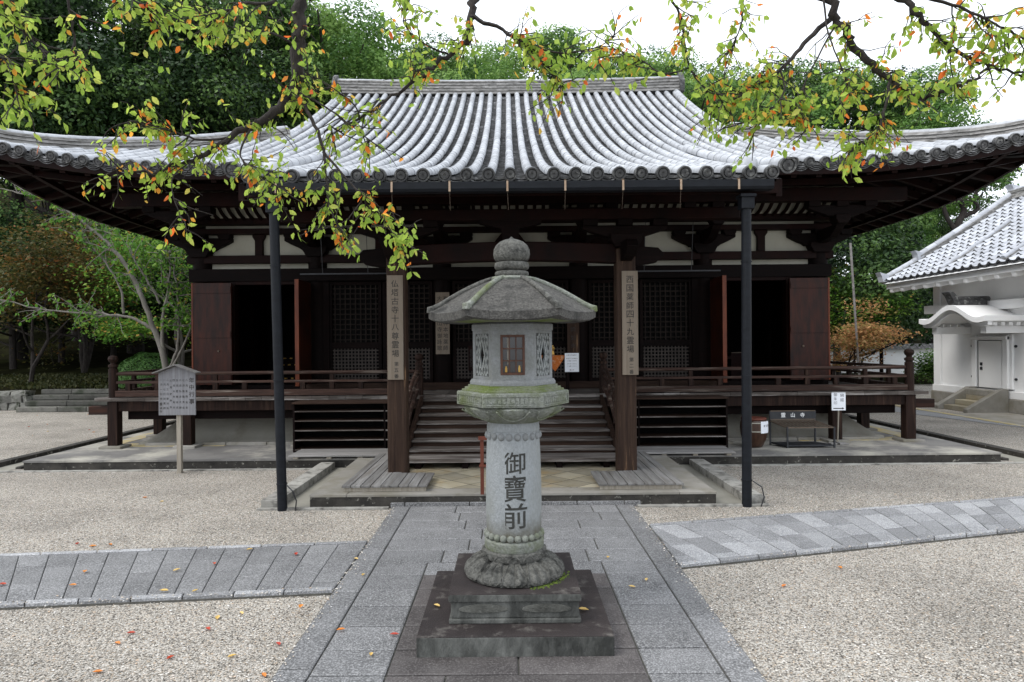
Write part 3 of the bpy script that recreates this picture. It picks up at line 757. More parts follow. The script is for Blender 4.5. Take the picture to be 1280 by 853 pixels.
o = MB(); o.add([(TX-5.2,10.3,3.90),(TX+5.2,10.3,3.90),(TX+5.2,10.80,3.60),(TX-5.2,10.80,3.60)],[(0,1,2,3)]); o.add([(TX-5.2,10.3,3.91),(TX+5.2,10.3,3.91),(TX+5.2,10.82,3.70),(TX-5.2,10.82,3.70)],[(3,2,1,0)])
o.build('cove_plaster', 'plaster_cream', hall)
o = MB()
x = -5.15
while x < 5.2:
    pts = []
    for k in range(6):
        t = k/5; pts.append((TX+x, 10.80-.5*t, 3.585+.30*t-.07*math.sin(math.pi*t)))
    o.tube(pts, .030, 5); x += .135
o.build('cove_ribs', 'wood_red', hall)
# bracket sets
def arm_poly(cx, w, z0, z1, wt=.13):
    """boat shaped bracket arm seen from the front"""
    p = []
    for k in range(9):
        t = k/8; x = wt+(w-wt)*t
        if k < 3: z = z0 + .01*t
        else: z = z0+(z1-z0)*(.12+.62*((t-.25)/.75)**1.3)
        p.append((cx+x, z))
    p = [(2*cx-a, b) for a, b in p[::-1]] + p
    return p + [(cx+w, z1), (cx-w, z1)]
for cx in cols:
    o = MB()
    o.box(TX+cx-.16, TX+cx+.16, 10.82, 11.12, 3.02, 3.10)
    o.prism([(TX+cx-.13,2.99),(TX+cx+.13,2.99),(TX+cx+.19,3.09),(TX+cx+.19,3.15),(TX+cx-.19,3.15),(TX+cx-.19,3.09)], 10.80, 11.0)
    o.prism(arm_poly(TX+cx, .50, 3.10, 3.30), 10.88, 11.02)
    for q in (-.40, 0, .40): o.prism([(TX+cx+q-.07,3.27),(TX+cx+q+.07,3.27),(TX+cx+q+.10,3.32),(TX+cx+q+.10,3.36),(TX+cx+q-.10,3.36),(TX+cx+q-.10,3.32)], 10.84, 11.0)
    # arm stepping forward
    o.prism([(10.95,3.12),(10.45,3.16),(10.25,3.27),(10.2,3.33),(10.95,3.33)], TX+cx-.065, TX+cx+.065, 'x')
    o.prism([(TX+cx-.07,3.33),(TX+cx+.07,3.33),(TX+cx+.11,3.40),(TX+cx+.11,3.46),(TX+cx-.11,3.46),(TX+cx-.11,3.40)], 10.12, 10.34)
    o.prism(arm_poly(TX+cx, .50, 3.44, 3.60), 10.16, 10.28)
    for q in (-.42, 0, .42): o.box(TX+cx+q-.09, TX+cx+q+.09, 10.12, 10.32, 3.58, 3.66)
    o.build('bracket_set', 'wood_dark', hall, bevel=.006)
for a, b in zip(cols[:-1], cols[1:]):
    cx = TX+(a+b)/2; o = MB()
    o.prism([(cx-.06,3.02),(cx+.06,3.02),(cx+.06,3.26),(cx+.10,3.32),(cx+.10,3.36),(cx-.10,3.36),(cx-.10,3.32),(cx-.06,3.26)], 10.92, 11.0); o.build('strut', 'wood_red', hall, bevel=.005)
# frog-leg strut in the centre
o = MB(); c = TX
for s in (-1,1):
    o.prism([(c+s*.0,3.33),(c+s*.14,3.33),(c+s*.26,3.18),(c+s*.50,3.07),(c+s*.52,3.025),(c+s*.30,3.025),(c+s*.16,3.14),(c+s*.06,3.24),(c,3.26)], 10.85, 10.915)
o.build('frog_leg_strut', 'wood_red', hall)
# lattice wall panels (three middle bays)
def lattice(name, x0, x1, z0, z1, sp, w, m, y=10.97):
    o = MB(); x = x0+sp/2
    while x < x1: o.box(TX+x-w/2, TX+x+w/2, y-.012, y+.012, z0, z1); x += sp
    z = z0+sp/2
    while z < z1: o.box(TX+x0, TX+x1, y-.016, y-.0125, z-w/2, z+w/2); z += sp
    o.build(name, m, hall)
    o = MB(); f = .05
    o.box(TX+x0-f, TX+x0, y-.04, y+.03, z0-f, z1+f); o.box(TX+x1, TX+x1+f, y-.04, y+.03, z0-f, z1+f); o.box(TX+x0, TX+x1, y-.04, y+.03, z0-f, z0); o.box(TX+x0, TX+x1, y-.04, y+.03, z1, z1+f)
    o.build(name+'_frame', 'wood_dark', hall)
for (a, b) in ((-2.86,-2.12),(-2.0,-1.30),(-.88,-.06),(.06,.88),(1.30,2.0),(2.12,2.86)):
    lattice('upper_lattice', a, b, 1.62, 2.54, .082, .018, 'lattice'); lattice('lower_lattice', a, b, 1.02, 1.52, .055, .020, 'lattice_pale')
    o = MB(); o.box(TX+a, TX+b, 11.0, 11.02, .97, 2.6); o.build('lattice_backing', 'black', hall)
# doors, outer bays
def leaf(x0, x1, y0, y1, z0, z1, edge):
    o = MB(); o.box(min(x0,x1), max(x0,x1), y0, y1, z0, z1); d = o.build('door', 'door_wood', hall, bevel=.004)
    return d
for s in (-1, 1):
    # opened flat against the wall
    d = leaf(TX+s*4.38, TX+s*4.98, 10.70, 10.755, .97, 2.57, None)
    o = MB(); a, b = sorted((TX+s*4.98, TX+s*5.005)); o.box(a, b, 10.695, 10.76, .97, 2.57); e = o.build('door_edge_strip', 'door_edge', d)
    for z in (1.08, 1.76, 2.46): o = MB(); o.box(TX+s*4.68-.29, TX+s*4.68+.29, 10.685, 10.70, z-.05, z+.05); o.build('door_batten', 'door_wood', d)
    o = MB(); o.sphere((TX+s*4.58, 10.69, 1.50), .018, 8, 5); o.build('door_ring', 'metal_bronze', d)
    # leaf standing out from the wall
    a, b = sorted((TX+s*3.17, TX+s*3.225)); o = MB(); o.box(a, b, 10.22, 10.84, .97, 2.57); d = o.build('door', 'door_wood', hall, bevel=.004)
    o = MB(); o.box(a-.002, b+.002, 10.195, 10.22, .97, 2.57); o.build('door_edge_strip', 'door_edge', d)
    # frame
    o = MB()
    for q in (3.25, 4.38): a, b = sorted((TX+s*q, TX+s*(q+.07))); o.box(a, b, 10.84, 11.0, .95, 2.60)
    a, b = sorted((TX+s*3.322, TX+s*4.378)); o.box(a, b, 10.845, 11.0, 2.55, 2.60)
    o.build('door_frame', 'wood_red', hall)
    a, b = sorted((TX+s*4.452, TX+s*4.9)); o = MB(); o.box(a, b, 10.9, 10.96, .95, 2.6); o.build('wall_board', 'wood_dark', hall)
    a, b = sorted((TX+s*2.9, TX+s*3.248)); o = MB(); o.box(a, b, 10.9, 10.96, .95, 2.6); o.build('wall_board', 'wood_dark', hall)
# hanging curtain rods under the lintel
for x0, x1 in ((-3.25, -1.75), (1.72, 3.25)):
    o = MB(); o.bar((TX+x0,10.55,2.68),(TX+x1,10.55,2.68), .02, .02)
    for x in (x0+.35, x1-.45): o.bar((TX+x,10.55,2.68),(TX+x,10.4,3.6), .008, .008)
    o.build('curtain_rod', 'metal_black', hall)
# veranda
VY = 9.78; VX = 5.98
fl = MB()
x = -VX
while x < VX-.01:
    x2 = min(VX, x+.24); fl.box(TX+x+.002, TX+x2-.002, VY, 10.84, FL-.05, FL+rng.uniform(-.003,.003)); x = x2
for s in (-1,1):
    y = 10.845
    while y < 22.5: a, b = sorted((s*(WX+.05), s*VX)); fl.box(TX+a, TX+b, y+.002, y+.238, FL-.05, FL+rng.uniform(-.003,.003)); y += .24
fl.build('veranda_floor', 'wood_step', hall)
o = MB(); o.box(TX-VX+.22, TX-1.4, VY+.055, VY+.16, FL-.20, FL-.055); o.box(TX+1.4, TX+VX-.22, VY+.055, VY+.16, FL-.20, FL-.055); o.box(TX-1.4, TX+1.4, VY+.02, VY+.16, FL-.2, FL-.055); o.build('veranda_edge_beam', 'wood_post', hall, bevel=.006)
for s in (-1,1):
    o = MB(); a, b = sorted((s*5.68, s*5.82)); o.box(TX+a, TX+b, VY+.17, 22.5, FL-.20, FL-.055); o.build('veranda_side_beam', 'wood_veranda', hall, bevel=.006)
    o = MB(); a, b = sorted((s*5.815, s*6.10)); o.box(TX+a, TX+b, 9.83, 9.95, FL-.245, FL-.12); o.build('veranda_beam_end', 'wood_veranda', hall, bevel=.01)
    o = MB(); a, b = sorted((s*1.5, s*5.6)); o.box(TX+a, TX+b, 9.96, 10.08, FL-.33, FL-.205); o.build('veranda_lower_beam', 'wood_dark', hall, bevel=.006)
vposts = [(s*x, 9.875) for s in (-1,1) for x in (1.5, 3.0, 4.68, 5.74)] + [(s*5.72, y) for s in (-1,1) for y in (11.1, 13.1, 15.1, 17.1, 19.1, 21.1)]
for x, y in vposts:
    o = MB(); o.box(TX+x-.072, TX+x+.072, y-.072, y+.072, .16, FL-.052); o.build('veranda_post', 'wood_post', hall, bevel=.008)
    o = MB(); o.box(TX+x-.16, TX+x+.16, y-.15, y+.15, .11, .16); o.build('base_stone', 'concrete', hall, bevel=.012)
# railing
def newel(x, y, z0, zt, r=.058, m='wood_post'):
    o = MB(); o.lathe(TX+x, y, [(r, z0), (r, zt-.20), (r*.8, zt-.195), (r*.8, zt-.175), (r*1.05, zt-.17), (r*1.05, zt-.14), (r*.62, zt-.125), (r*.62, zt-.105), (r*.95, zt-.085), (r*1.12, zt-.055), (r*.95, zt-.02), (r*.4, zt-.004), (.004, zt)], 16)
    o.build('newel_post', m, hall, smooth=35)
RY = 9.86
for s in (-1, 1):
    newel(s*5.75, RY, FL, 1.46, .062); newel(s*1.33, RY, FL, 1.45)
    for (z, w, h, nm) in ((1.19,.055,.045,'top_rail'), (1.065,.06,.035,'middle_rail'), (.905,.10,.085,'bottom_rail')):
        a, b = sorted((s*1.36, s*5.70 if nm == 'bottom_rail' else s*5.70))
        if nm == 'top_rail':
            o = MB(); o.tube([(TX+a, RY, z), (TX+b, RY, z)], .026, 10)
            o.build(nm, 'wood_rail', hall, smooth=40)
        else:
            o = MB(); o.box(TX+a, TX+b, RY-w/2, RY+w/2, z-h/2, z+h/2); o.build(nm, 'wood_rail', hall, bevel=.005)
        o = MB(); xx = TX+s*5.75
        o.box(xx-w/2, xx+w/2, RY+.06, 21.5, z-h/2, z+h/2); o.build('side_'+nm, 'wood_rail', hall, bevel=.005)
    x = 1.75; k = 0
    while x < 5.6:
        o = MB(); o.box(TX+s*x-.035, TX+s*x+.035, RY-.03, RY+.03, .95, 1.05); 
        if k % 2 == 0: o.box(TX+s*x-.028, TX+s*x+.028, RY-.025, RY+.025, 1.083, 1.166)
        o.build('rail_block', 'wood_post', hall, bevel=.004); x += .42; k += 1
    y = 10.4; k = 0
    while y < 21:
        o = MB(); o.box(TX+s*5.75-.03, TX+s*5.75+.03, y-.035, y+.035, .95, 1.05)
        if k % 2 == 0: o.box(TX+s*5.75-.025, TX+s*5.75+.025, y-.028, y+.028, 1.083, 1.166)
        o.build('rail_block', 'wood_post', hall); y += .6; k += 1
# plaster mound under the hall
mo = MB()
prf = [(5.25, .115), (5.22,.165), (5.16,.175), (5.03,.27), (4.90,.38), (4.79,.50), (4.71,.62), (4.66,.75)]
rings = []
for (hx, z) in prf:
    e = hx-4.5; q = 4.82; rings.append([(TX-q-e, 10.9-e, z), (TX+q+e, 10.9-e, z), (TX+q+e, 22+e, z), (TX-q-e, 22+e, z)])
vs = [p for r in rings for p in r]; fs = []
for i in range(len(rings)-1):
    for k in range(4): fs.append((i*4+k, i*4+(k+1)%4, (i+1)*4+(k+1)%4, (i+1)*4+k))
mo.add(vs, fs, .5); mo.build('plaster_mound', 'plaster_mound', hall, smooth=40)
o = MB()
x = -5.4
while x < 5.3: o.box(TX+x+.004, TX+x+.596, 10.02, 10.16, .11, .165); x += .6
o.build('mound_kerb_stones', 'concrete', hall, bevel=.01)
# stairs
st = MB(); st.box(TX-1.26, TX+1.26, 7.92, 8.34, .205, .245); s0 = st.build('bottom_step', 'wood_step', hall, bevel=.005)
o = MB()
for x in (-1.1,-.55,0,.55,1.1): o.box(TX+x-.035, TX+x+.035, 7.95, 8.3, .13, .203)
o.build('step_feet', 'wood_dark', s0)
for k in range(7):
    Yn = 8.30+.235*k; z = .30+.082*k
    o = MB(); o.box(TX-1.26, TX+1.26, Yn, Yn+.27, z-.028, z); s0 = o.build('stair_tread', 'wood_step', hall, bevel=.006)
    o = MB(); o.box(TX-1.25, TX+1.25, Yn+.03, Yn+.05, z-.082, z-.029); o.build('stair_riser', 'wood_riser', s0)
for s in (-1,1):
    o = MB(); a, b = sorted((s*1.262, s*1.31)); o.prism([(8.26,.135),(8.26,.32),(9.78,.84),(9.78,.5),(8.8,.135)], TX+a, TX+b, 'x'); o.build('stair_stringer', 'wood_riser', hall, bevel=.005)
    newel(s*1.33, 8.32, .135, .95, .05, 'wood_pillar')
    for off, rr in ((0,.028),(-.13,.022),(-.30,.03)):
        pts = []
        for k in range(12):
            t = k/11; y = 9.82-1.46*t; z = 1.22-.52*(t**.9)+.07*math.sin(math.pi*t)*(1 if t < .5 else 1)*-.2+off
            z = 1.24 + off - .50*(3*t*t-2*t**3)*.35 - .50*t*.65
            if off == 0 and t < .12: z -= (.12-t)*.6
            pts.append((TX+s*(1.33+.02*math.sin(3*t)), y, z))
        o = MB(); o.tube(pts, rr, 8); o.build('stair_rail', 'wood_rail', hall, smooth=50)
    for y, z in ((9.3,1.02),(8.8,.84)):
        o = MB(); o.box(TX+s*1.34-.025, TX+s*1.34+.025, y-.03, y+.03, z-.30, z+.0); o.build('stair_rail_block', 'wood_rail', hall)
# porch (kohai) pillars, beam, brackets
for s in (-1, 1):
    o = MB(); o.box(TX+s*1.25-.105, TX+s*1.25+.105, 7.40, 7.61, .13, 2.62); o.build('porch_pillar', 'wood_pillar', hall, bevel=.022)
    o = MB(); cx = TX+s*1.25
    o.prism([(cx-.12,2.62),(cx+.12,2.62),(cx+.17,2.70),(cx+.17,2.76),(cx-.17,2.76),(cx-.17,2.70)], 7.33, 7.67)
    o.prism(arm_poly(cx, .46, 2.74, 2.86), 7.44, 7.56)
    for q in (-.38,0,.38): o.box(cx+q-.08, cx+q+.08, 7.40, 7.60, 2.86, 2.93)
    o.prism([(7.5,2.46),(7.1,2.50),(6.98,2.58),(7.06,2.66),(7.5,2.68)], cx-.06, cx+.06, 'x')   # nose
    a, b = sorted((cx+s*.10, cx+s*.42)); o.prism([(cx+s*.10,2.42),(cx+s*.34,2.46),(cx+s*.43,2.55),(cx+s*.36,2.62),(cx+s*.10,2.64)], 7.44, 7.56)
    o.build('porch_bracket', 'wood_dark', hall, bevel=.006)
o = MB(); bp = []
for k in range(13):
    t = k/12; bp.append((TX-1.15+2.3*t, 2.455+.035*math.sin(math.pi*t)))
bt = [(x, z+.205) for x, z in bp[::-1]]
o.prism(bp+bt, 7.42, 7.58); o.build('rainbow_beam', 'wood_red', hall, bevel=.01)
o = MB(); o.box(TX-2.5, TX+2.5, 7.42, 7.57, 2.93, 3.05); o.build('porch_purlin', 'wood_red', hall, bevel=.008)
o = MB(); o.prism([(TX-.08,2.67),(TX+.08,2.67),(TX+.10,2.84),(TX+.34,2.90),(TX+.34,2.93),(TX-.34,2.93),(TX-.34,2.90),(TX-.10,2.84)], 7.44, 7.55); o.build('porch_strut', 'wood_dark', hall)
for s in (-1,1):
    o = MB(); pts = [(TX+s*1.25, 7.6+3.2*k/10, 2.60+.38*math.sin(math.pi*.5*k/10)+.05*math.sin(math.pi*k/10)) for k in range(11)]
    for a, b in zip(pts[:-1], pts[1:]): o.bar(a, b, .13, .18, tint=.5)
    o.build('shrimp_tie_beam', 'wood_red', hall)
# inside things seen through the doors
o = thing('offering_shelf', 'dark stepped shelf with small brass fittings inside the left doorway', 'shelf', (TX-3.95, 12.6, FL-.02))
m_ = MB(); g_ = MB()
for k in range(4):
    m_.box(TX-4.4, TX-3.45, 12.45+.1*k, 12.56+.1*k, FL-.02, 1.0+.12*k)
    for q in range(8): g_.box(TX-4.36+q*.115, TX-4.36+q*.115+.05, 12.443+.1*k, 12.449+.1*k, .965+.12*k, .985+.12*k)
m_.build('shelf_steps', 'wood_dark', o); g_.build('brass_fittings', 'gold', o)
o = thing('offering_desk', 'small dark desk holding pale papers inside the right doorway', 'desk', (TX+3.7, 11.9, FL-.02))
m_ = MB(); m_.box(TX+3.42, TX+4.05, 11.7, 12.1, 1.28, 1.32); m_.box(TX+3.78, TX+4.03, 11.72, 12.08, FL-.02, 1.38); m_.build('desk_body', 'wood_red', o)
m_ = MB(); m_.box(TX+3.44, TX+3.66, 11.74, 11.95, 1.322, 1.334); m_.box(TX+3.80, TX+4.0, 11.74, 11.9, 1.382, 1.392); m_.build('papers', 'wood_board', o)

# ------------------------------------------------------------------ wooden decks, shoe shelves
def deck_thing(label, boards, z1, legs, matn, loc, axis='y', group=None):
    t = thing('wooden_deck', label, 'deck', loc, group)
    o = MB()
    for (x0,x1,y0,y1) in boards: o.box(x0,x1,y0,y1,z1-.022,z1+rng.uniform(-.0015,.0015))
    o.build('deck_boards', matn, t, bevel=.003)
    for (x0,x1,y0,y1,z0) in legs: o = MB(); o.box(x0,x1,y0,y1,z0,z1-.023); o.build('deck_batten', 'wood_stake', t)
    return t
for s, nm in ((-1,'left'), (1,'right')):
    bo = []
    def sx(a, b): return tuple(sorted((TX+s*a, TX+s*b)))
    x = 1.20
    while x < 1.68: a, b = sx(x+.004, min(1.69, x+.10)-.004); bo.append((a, b, 6.72, 8.68)); x += .10
    x = .84
    while x < 1.19:
        a, b = sx(x+.004, x+.096-.004)
        if x+.1 > 1.13: bo.append((a, b, 6.72, 7.38))
        else: bo.append((a, b, 6.72, 7.38))
        x += .096
    a0, b0 = sx(.86, 1.67)
    a1, b1 = sx(1.22, 1.67)
    legs = [(a0, b0, y, y+.05, .137) for y in (6.74, 7.30)] + [(a1, b1, y, y+.05, .137) for y in (7.9, 8.6)]
    deck_thing('weathered grey plank deck laid around the foot of the %s porch pillar' % nm, bo, .20, legs, 'wood_grey', (TX+s*1.3, 7.6, .133))
    bo = []
    y = 8.72
    while y < 9.25:
        a, b = sx(1.46, 2.86); bo.append((a, b, y+.003, y+.107)); y += .11
    a, b = sx(1.48, 2.84)
    legs = [(TX+s*q-.03, TX+s*q+.03, 8.74, 9.22, .125) for q in (1.55,1.95,2.35,2.78)]
    deck_thing('low pale plank duckboard in front of the %s shoe shelf' % nm, bo, .175, legs, 'wood_grey_long', (TX+s*2.15, 9.0, .125))
    t = thing('shoe_shelf', 'open dark wooden shoe shelf under the veranda %s of the stairs' % nm, 'shelf', (TX+s*2.15, 9.5, .125))
    o = MB(); X0, X1 = 1.50, 2.92 if s > 0 else 2.96
    h0, h1 = .125, .805 if s > 0 else .78
    for q in (X0, X0+.22, X1): a, b = sx(q, q+.025); o.box(a, b, 9.30, 9.66, h0, h1)
    o.build('shelf_sides', 'wood_dark', t)
    a, b = sx(X0, X1+.03); o = MB(); o.box(a, b, 9.27, 9.68, h1, h1+.025); o.build('shelf_top', 'wood_riser', t, bevel=.003)
    for k in range(5):
        o = MB(); z = h0+.02+(h1-h0)*k/5
        a, b = sx(X0+.027, X0+.218); o.box(a, b, 9.305, 9.65, z, z+.018); a, b = sx(X0+.247, X1-.002); o.box(a, b, 9.305, 9.65, z, z+.018); o.build('shelf_board', 'wood_riser', t)
        o = MB(); a, b = sx(X0+.247, X1-.002); o.box(a, b, 9.296, 9.304, z+.004, z+.018); a, b = sx(X0+.027, X0+.218); o.box(a, b, 9.296, 9.304, z, z+.018); o.build('shelf_lip', 'wood_step', t)
    a, b = sx(X0, X1+.025); o = MB(); o.box(a, b, 9.665, 9.68, h0, h1); o.build('shelf_back', 'black', t)

# ------------------------------------------------------------------ gutter on posts
t = thing('rain_gutter', 'long dark metal rain gutter carried on two black posts before the porch eave', 'gutter', (TX, 6.5, 0))
o = MB(); pp = [(6.47+.06-.06*math.cos(a), 3.10-.06*math.sin(a)*1.2) for a in [math.pi*k/8 for k in range(9)]]
pp = [(6.46,3.125),(6.46,3.06),(6.475,3.035),(6.58,3.035),(6.595,3.06),(6.595,3.125),(6.585,3.125),(6.585,3.065),(6.57,3.045),(6.485,3.045),(6.47,3.065),(6.47,3.125)]
o.prism(pp, TX-2.5, TX+2.5, 'x'); o.build('gutter_trough', 'gutter_metal', t)
for k in range(9):
    x = TX-2.22+k*.548; o = MB(); o.box(x-.009, x+.009, 6.452, 6.459, 3.03, 3.135); o.box(x-.009, x+.009, 6.452, 6.61, 3.1265, 3.133); o.build('gutter_strap', 'copper', t)
    if 0 < k < 8:
        o = MB(); o.bar((x,6.47,3.03),(x+rng.uniform(-.01,.01),6.5,2.86), .0022, .0022); o.build('drip_wire', 'metal_bronze', t)
for s in (-1, 1):
    xt, xb = (TX+s*2.27-(.0 if s > 0 else -.0)), (TX+s*2.25)
    if s < 0: xt, xb = -2.26, -2.20
    else: xt, xb = 2.29, 2.27
    o = MB(); o.tube([(xb, 6.57, -.03), (xt, 6.57, 2.98)], .046, 16); p_ = o.build('gutter_post', 'gutter_metal', t, smooth=40)
    o = MB(); o.box(xt-.062, xt+.062, 6.515, 6.635, 2.86, 2.97); o.box(xt-.075, xt+.075, 6.50, 6.65, 2.97, 3.0); o.build('post_head', 'gutter_metal', p_, bevel=.004)
    for z in (.25, 1.25, 2.35):
        o = MB(); o.lathe(xb+(xt-xb)*z/3, 6.57, [(.052, z), (.052, z+.012)], 16); o.build('post_band', 'gutter_metal', p_)
    o = MB(); o.tube([(xb+.05,6.54,.25),(xb+.12,6.5,.2),(xb+.15,6.52,.1),(xb+.13,6.55,.0)], .006, 6); o.build('drain_hose', 'metal_black', p_)

# ------------------------------------------------------------------ sign boards on porch pillars
def pillar_board(cx, z0, z1, w, y, text, small, label, matn='wood_board', size=.085, pitch=.094, ink='ink'):
    t = thing('sign_board', label, 'sign', (cx, y, z0))
    o = MB(); o.box(cx-w/2, cx+w/2, y-.018, y, z0, z1); o.build('board', matn, t, bevel=.003)
    o = MB(); vtext(o, text, cx, z1-.045, y-.0195, size, pitch); 
    vtext(o, small, cx+.01, z1-.06-pitch*len(text)-.02, y-.0195, size*.62, size*.78)
    o.build('lettering', ink, t); return t
pillar_board(TX-1.255, 1.205, 2.335, .172, 7.392, '仏塔古寺十八尊霊場', '第五番', 'brown vertical board lettered in nine large characters on the left porch pillar')
pillar_board(TX+1.285, 1.235, 2.36, .172, 7.392, '西国薬師四十九霊場', '第二番', 'brown vertical board lettered in nine large characters on the right porch pillar')
# plaques at the inner pillars
def plaque(cx, z0, z1, w, cols_, label, m='wood_board', y=10.83):
    t = thing('hanging_plaque', label, 'plaque', (cx, y, z0))
    o = MB(); o.box(cx-w/2, cx+w/2, y-.015, y, z0, z1); o.build('board', m, t)
    o = MB()
    for i, tx in enumerate(cols_): vtext(o, tx, cx+w*.22*(1 if i == 0 else -1)*(1 if len(cols_) > 1 else 0), z1-.05, y-.0165, .085, (z1-z0-.1)/len(tx))
    o.build('lettering', 'ink', t)
plaque(TX-1.08, 1.42, 2.40, .22, ('春日大明神本地薬師如来'[:9], '大和国霊山寺御詠歌'[:9]), 'pale wooden plaque with two brushed columns left of the lantern')
plaque(TX+.99, 1.42, 2.30, .19, ('本尊薬師如来',), 'dark brown wooden plaque hanging right of the lantern roof', 'wood_pillar')
plaque(TX-.62, 1.15, 1.55, .12, ('御守授与',), 'small reddish board on the lattice just left of the lantern', 'wood_red', 10.90)

# offering table with brocade, bottle, notice
t = thing('offering_table', 'dark narrow table draped with a pointed orange brocade cloth behind the stone lantern', 'table', (TX+.35, 10.25, FL))
o = MB(); o.box(TX-.05, TX+.88, 10.2, 10.5, 1.36, 1.39); o.build('table_top', 'wood_dark', t)
for x in (-.02, .84):
    for y in (10.22, 10.46): o = MB(); o.box(TX+x, TX+x+.03, y, y+.03, FL, 1.36); o.build('leg', 'wood_dark', t)
o = MB(); o.add([(TX+.40,10.19,1.395),(TX+.82,10.19,1.395),(TX+.66,10.186,1.16)], [(0,1,2)]); o.add([(TX+.40,10.19,1.395),(TX+.82,10.19,1.395),(TX+.82,10.5,1.395),(TX+.40,10.5,1.395)], [(0,1,2,3)]); o.build('brocade_cloth', 'orange_cloth', t)
o = MB(); o.lathe(TX+.63, 10.3, [(.025,1.397),(.03,1.42),(.018,1.46),(.02,1.475),(.03,1.49),(.03,1.52),(.012,1.53),(.008,1.55)], 12)
tag(o.build('brass_vase', 'gold', smooth=40, root=(TX+.63,10.3,1.397)), 'small yellow brass vase standing on the orange brocade', 'vase')
def notice(x, z0, z1, w, y, label, lines):
    t = thing('paper_notice', label, 'notice', (x, y, z0))
    o = MB(); o.box(x-w/2, x+w/2, y-.004, y, z0, z1); o.build('sheet', 'paper', t)
    o = MB(); 
    for tx, sz, zz in lines: htext(o, tx, x, zz, y-.0055, sz, sz*1.05, .004)
    o.build('lettering', 'ink_soft', t)
notice(TX+.905, 1.15, 1.43, .21, 10.17, 'white paper notice with rows of small print at the table edge',
       [('お参りの皆様へ', .022, 1.40), ('本堂内での撮影は', .020, 1.35), ('ご遠慮ください', .020, 1.315), ('ろうそくの火に', .020, 1.27), ('ご注意ください', .020, 1.235), ('霊山寺', .022, 1.18)])
notice(TX+.585, 1.18, 1.40, .05, 10.165, 'narrow white strip of paper beside the lantern', [('御', .025, 1.36), ('供', .025, 1.32), ('物', .025, 1.28)])

# ------------------------------------------------------------------ stone lantern
LX, LY = .016, 3.90
lan = thing('stone_lantern', 'tall hexagonal granite lantern with jewel finial on a stepped base in the path', 'lantern', (LX, LY, .03))
def hexp(r, z, cx=LX, cy=LY): return [(cx+r*math.cos(R(60*k)), cy+r*math.sin(R(60*k)), z) for k in range(6)]
def hexstack(name, prof, m, bevel=.004):
    o = MB(); vs = []; fs = []
    for r, z in prof: vs += hexp(r, z)
    for i in range(len(prof)-1):
        for k in range(6): fs.append((i*6+k, i*6+(k+1)%6, (i+1)*6+(k+1)%6, (i+1)*6+k))
    fs.append(tuple(range(6))[::-1]); fs.append(tuple((len(prof)-1)*6+k for k in range(6)))
    o.add(vs, fs, .5); return o.build(name, m, lan, bevel=bevel)
def blk(name, h, z0, z1, m, bevel=.006, topm=None):
    o = MB(); o.box(LX-h, LX+h, LY-h, LY+h, z0, z1); b_ = o.build(name, m, lan, bevel=bevel)
    if topm:
        o = MB(); o.box(LX-h+.001, LX+h-.001, LY-h+.001, LY+h-.001, z1-.012, z1+.002); o.build(name+'_top', topm, b_, bevel=.002)
blk('lower_base', .495, .025, .13, 'stone_base_side', topm='stone_base_top')
blk('upper_base_plinth', .345, .132, .158, 'stone_base_side')
blk('upper_base', .335, .158, .245, 'stone_base_side')
blk('upper_base_slab', .347, .245, .288, 'stone_base_side', topm='stone_base_top')
for sgn in (-1, 0, 1):
    pass
# carved panel on the front of the upper base
o = MB()
for c in (-.165, .165):
    pr = [(LX+c+.13*math.cos(a), .205+.03*math.sin(a)*(1 if math.sin(a) > 0 else .6)) for a in [2*math.pi*k/20 for k in range(20)]]
    o.prism(pr, LY-.341, LY-.334)
o.build('base_carving', 'stone_old_dark', lan, bevel=.003)
def petal_mod(n, amp, phase=0, lobes=True, zamp=0):
    def f(i, a, r, z):
        t = (a*n/(2*math.pi)+phase) % 1.0
        w = abs(2*t-1)                       # 0 mid petal, 1 at joint
        k = amp[i]
        b = (1-w**2.2) - .35*math.exp(-(w/.16)**2)*(1 if lobes else 0)
        return r + k*(b-.55), z + (zamp*(1-w*w)*k if zamp else 0)
    return f
o = MB(); o.lathe(LX, LY, [(.268,.289),(.272,.30),(.262,.325),(.235,.35),(.20,.37),(.165,.38),(.16,.392)], 72); o.build('lotus_core', 'stone_old_dark', lan, smooth=60)
o = MB(); NP = 12; NA = 40*NP; NVv = 34
prp = [(.172,.389),(.205,.378),(.235,.361),(.258,.341),(.273,.320),(.279,.304),(.274,.291)]
vs = []
for j in range(NVv+1):
    v = j/NVv; f = v*(len(prp)-1); i = min(int(f), len(prp)-2); t = f-i
    r = prp[i][0]*(1-t)+prp[i+1][0]*t; z = prp[i][1]*(1-t)+prp[i+1][1]*t
    for k in range(NA):
        a = 2*math.pi*k/NA; u = ((a*NP/(2*math.pi)+.5) % 1.0-.5)*2           # -1..1 across one petal
        w = .93*(.52+.48*min(1, v/.55)**.9) if v < .62 else .93*math.sqrt(max(0, 1-((v-.62)/.36)**2)) if v < .975 else 0
        au = abs(u); d_out = (au-w) if w > .02 else 1
        h = -.010
        if d_out < 0:
            q = au/max(w, .05); vv = min(1, max(0, (v-.10)/.80))
            h = .001 + .017*math.exp(-((q-.42)/.23)**2)*math.sin(math.pi*vv)**.6 - .005*math.exp(-(q/.07)**2)
        rim = math.exp(-(d_out/.085)**2) if v < .93 else math.exp(-((v-.95)/.035)**2)*(1 if au < .5 else math.exp(-((au-.5)/.25)**2))
        h = max(h, -.010+.021*rim)
        if v > .45 and au > .80 and d_out > .08: h = max(h, -.010+.016*math.exp(-((au-1)/.10)**2))
        n_r, n_z = .30+.68*v, .90-.62*v
        vs.append((LX+(r+h*n_r)*math.cos(a+R(90)), LY+(r+h*n_r)*math.sin(a+R(90)), z+h*n_z))
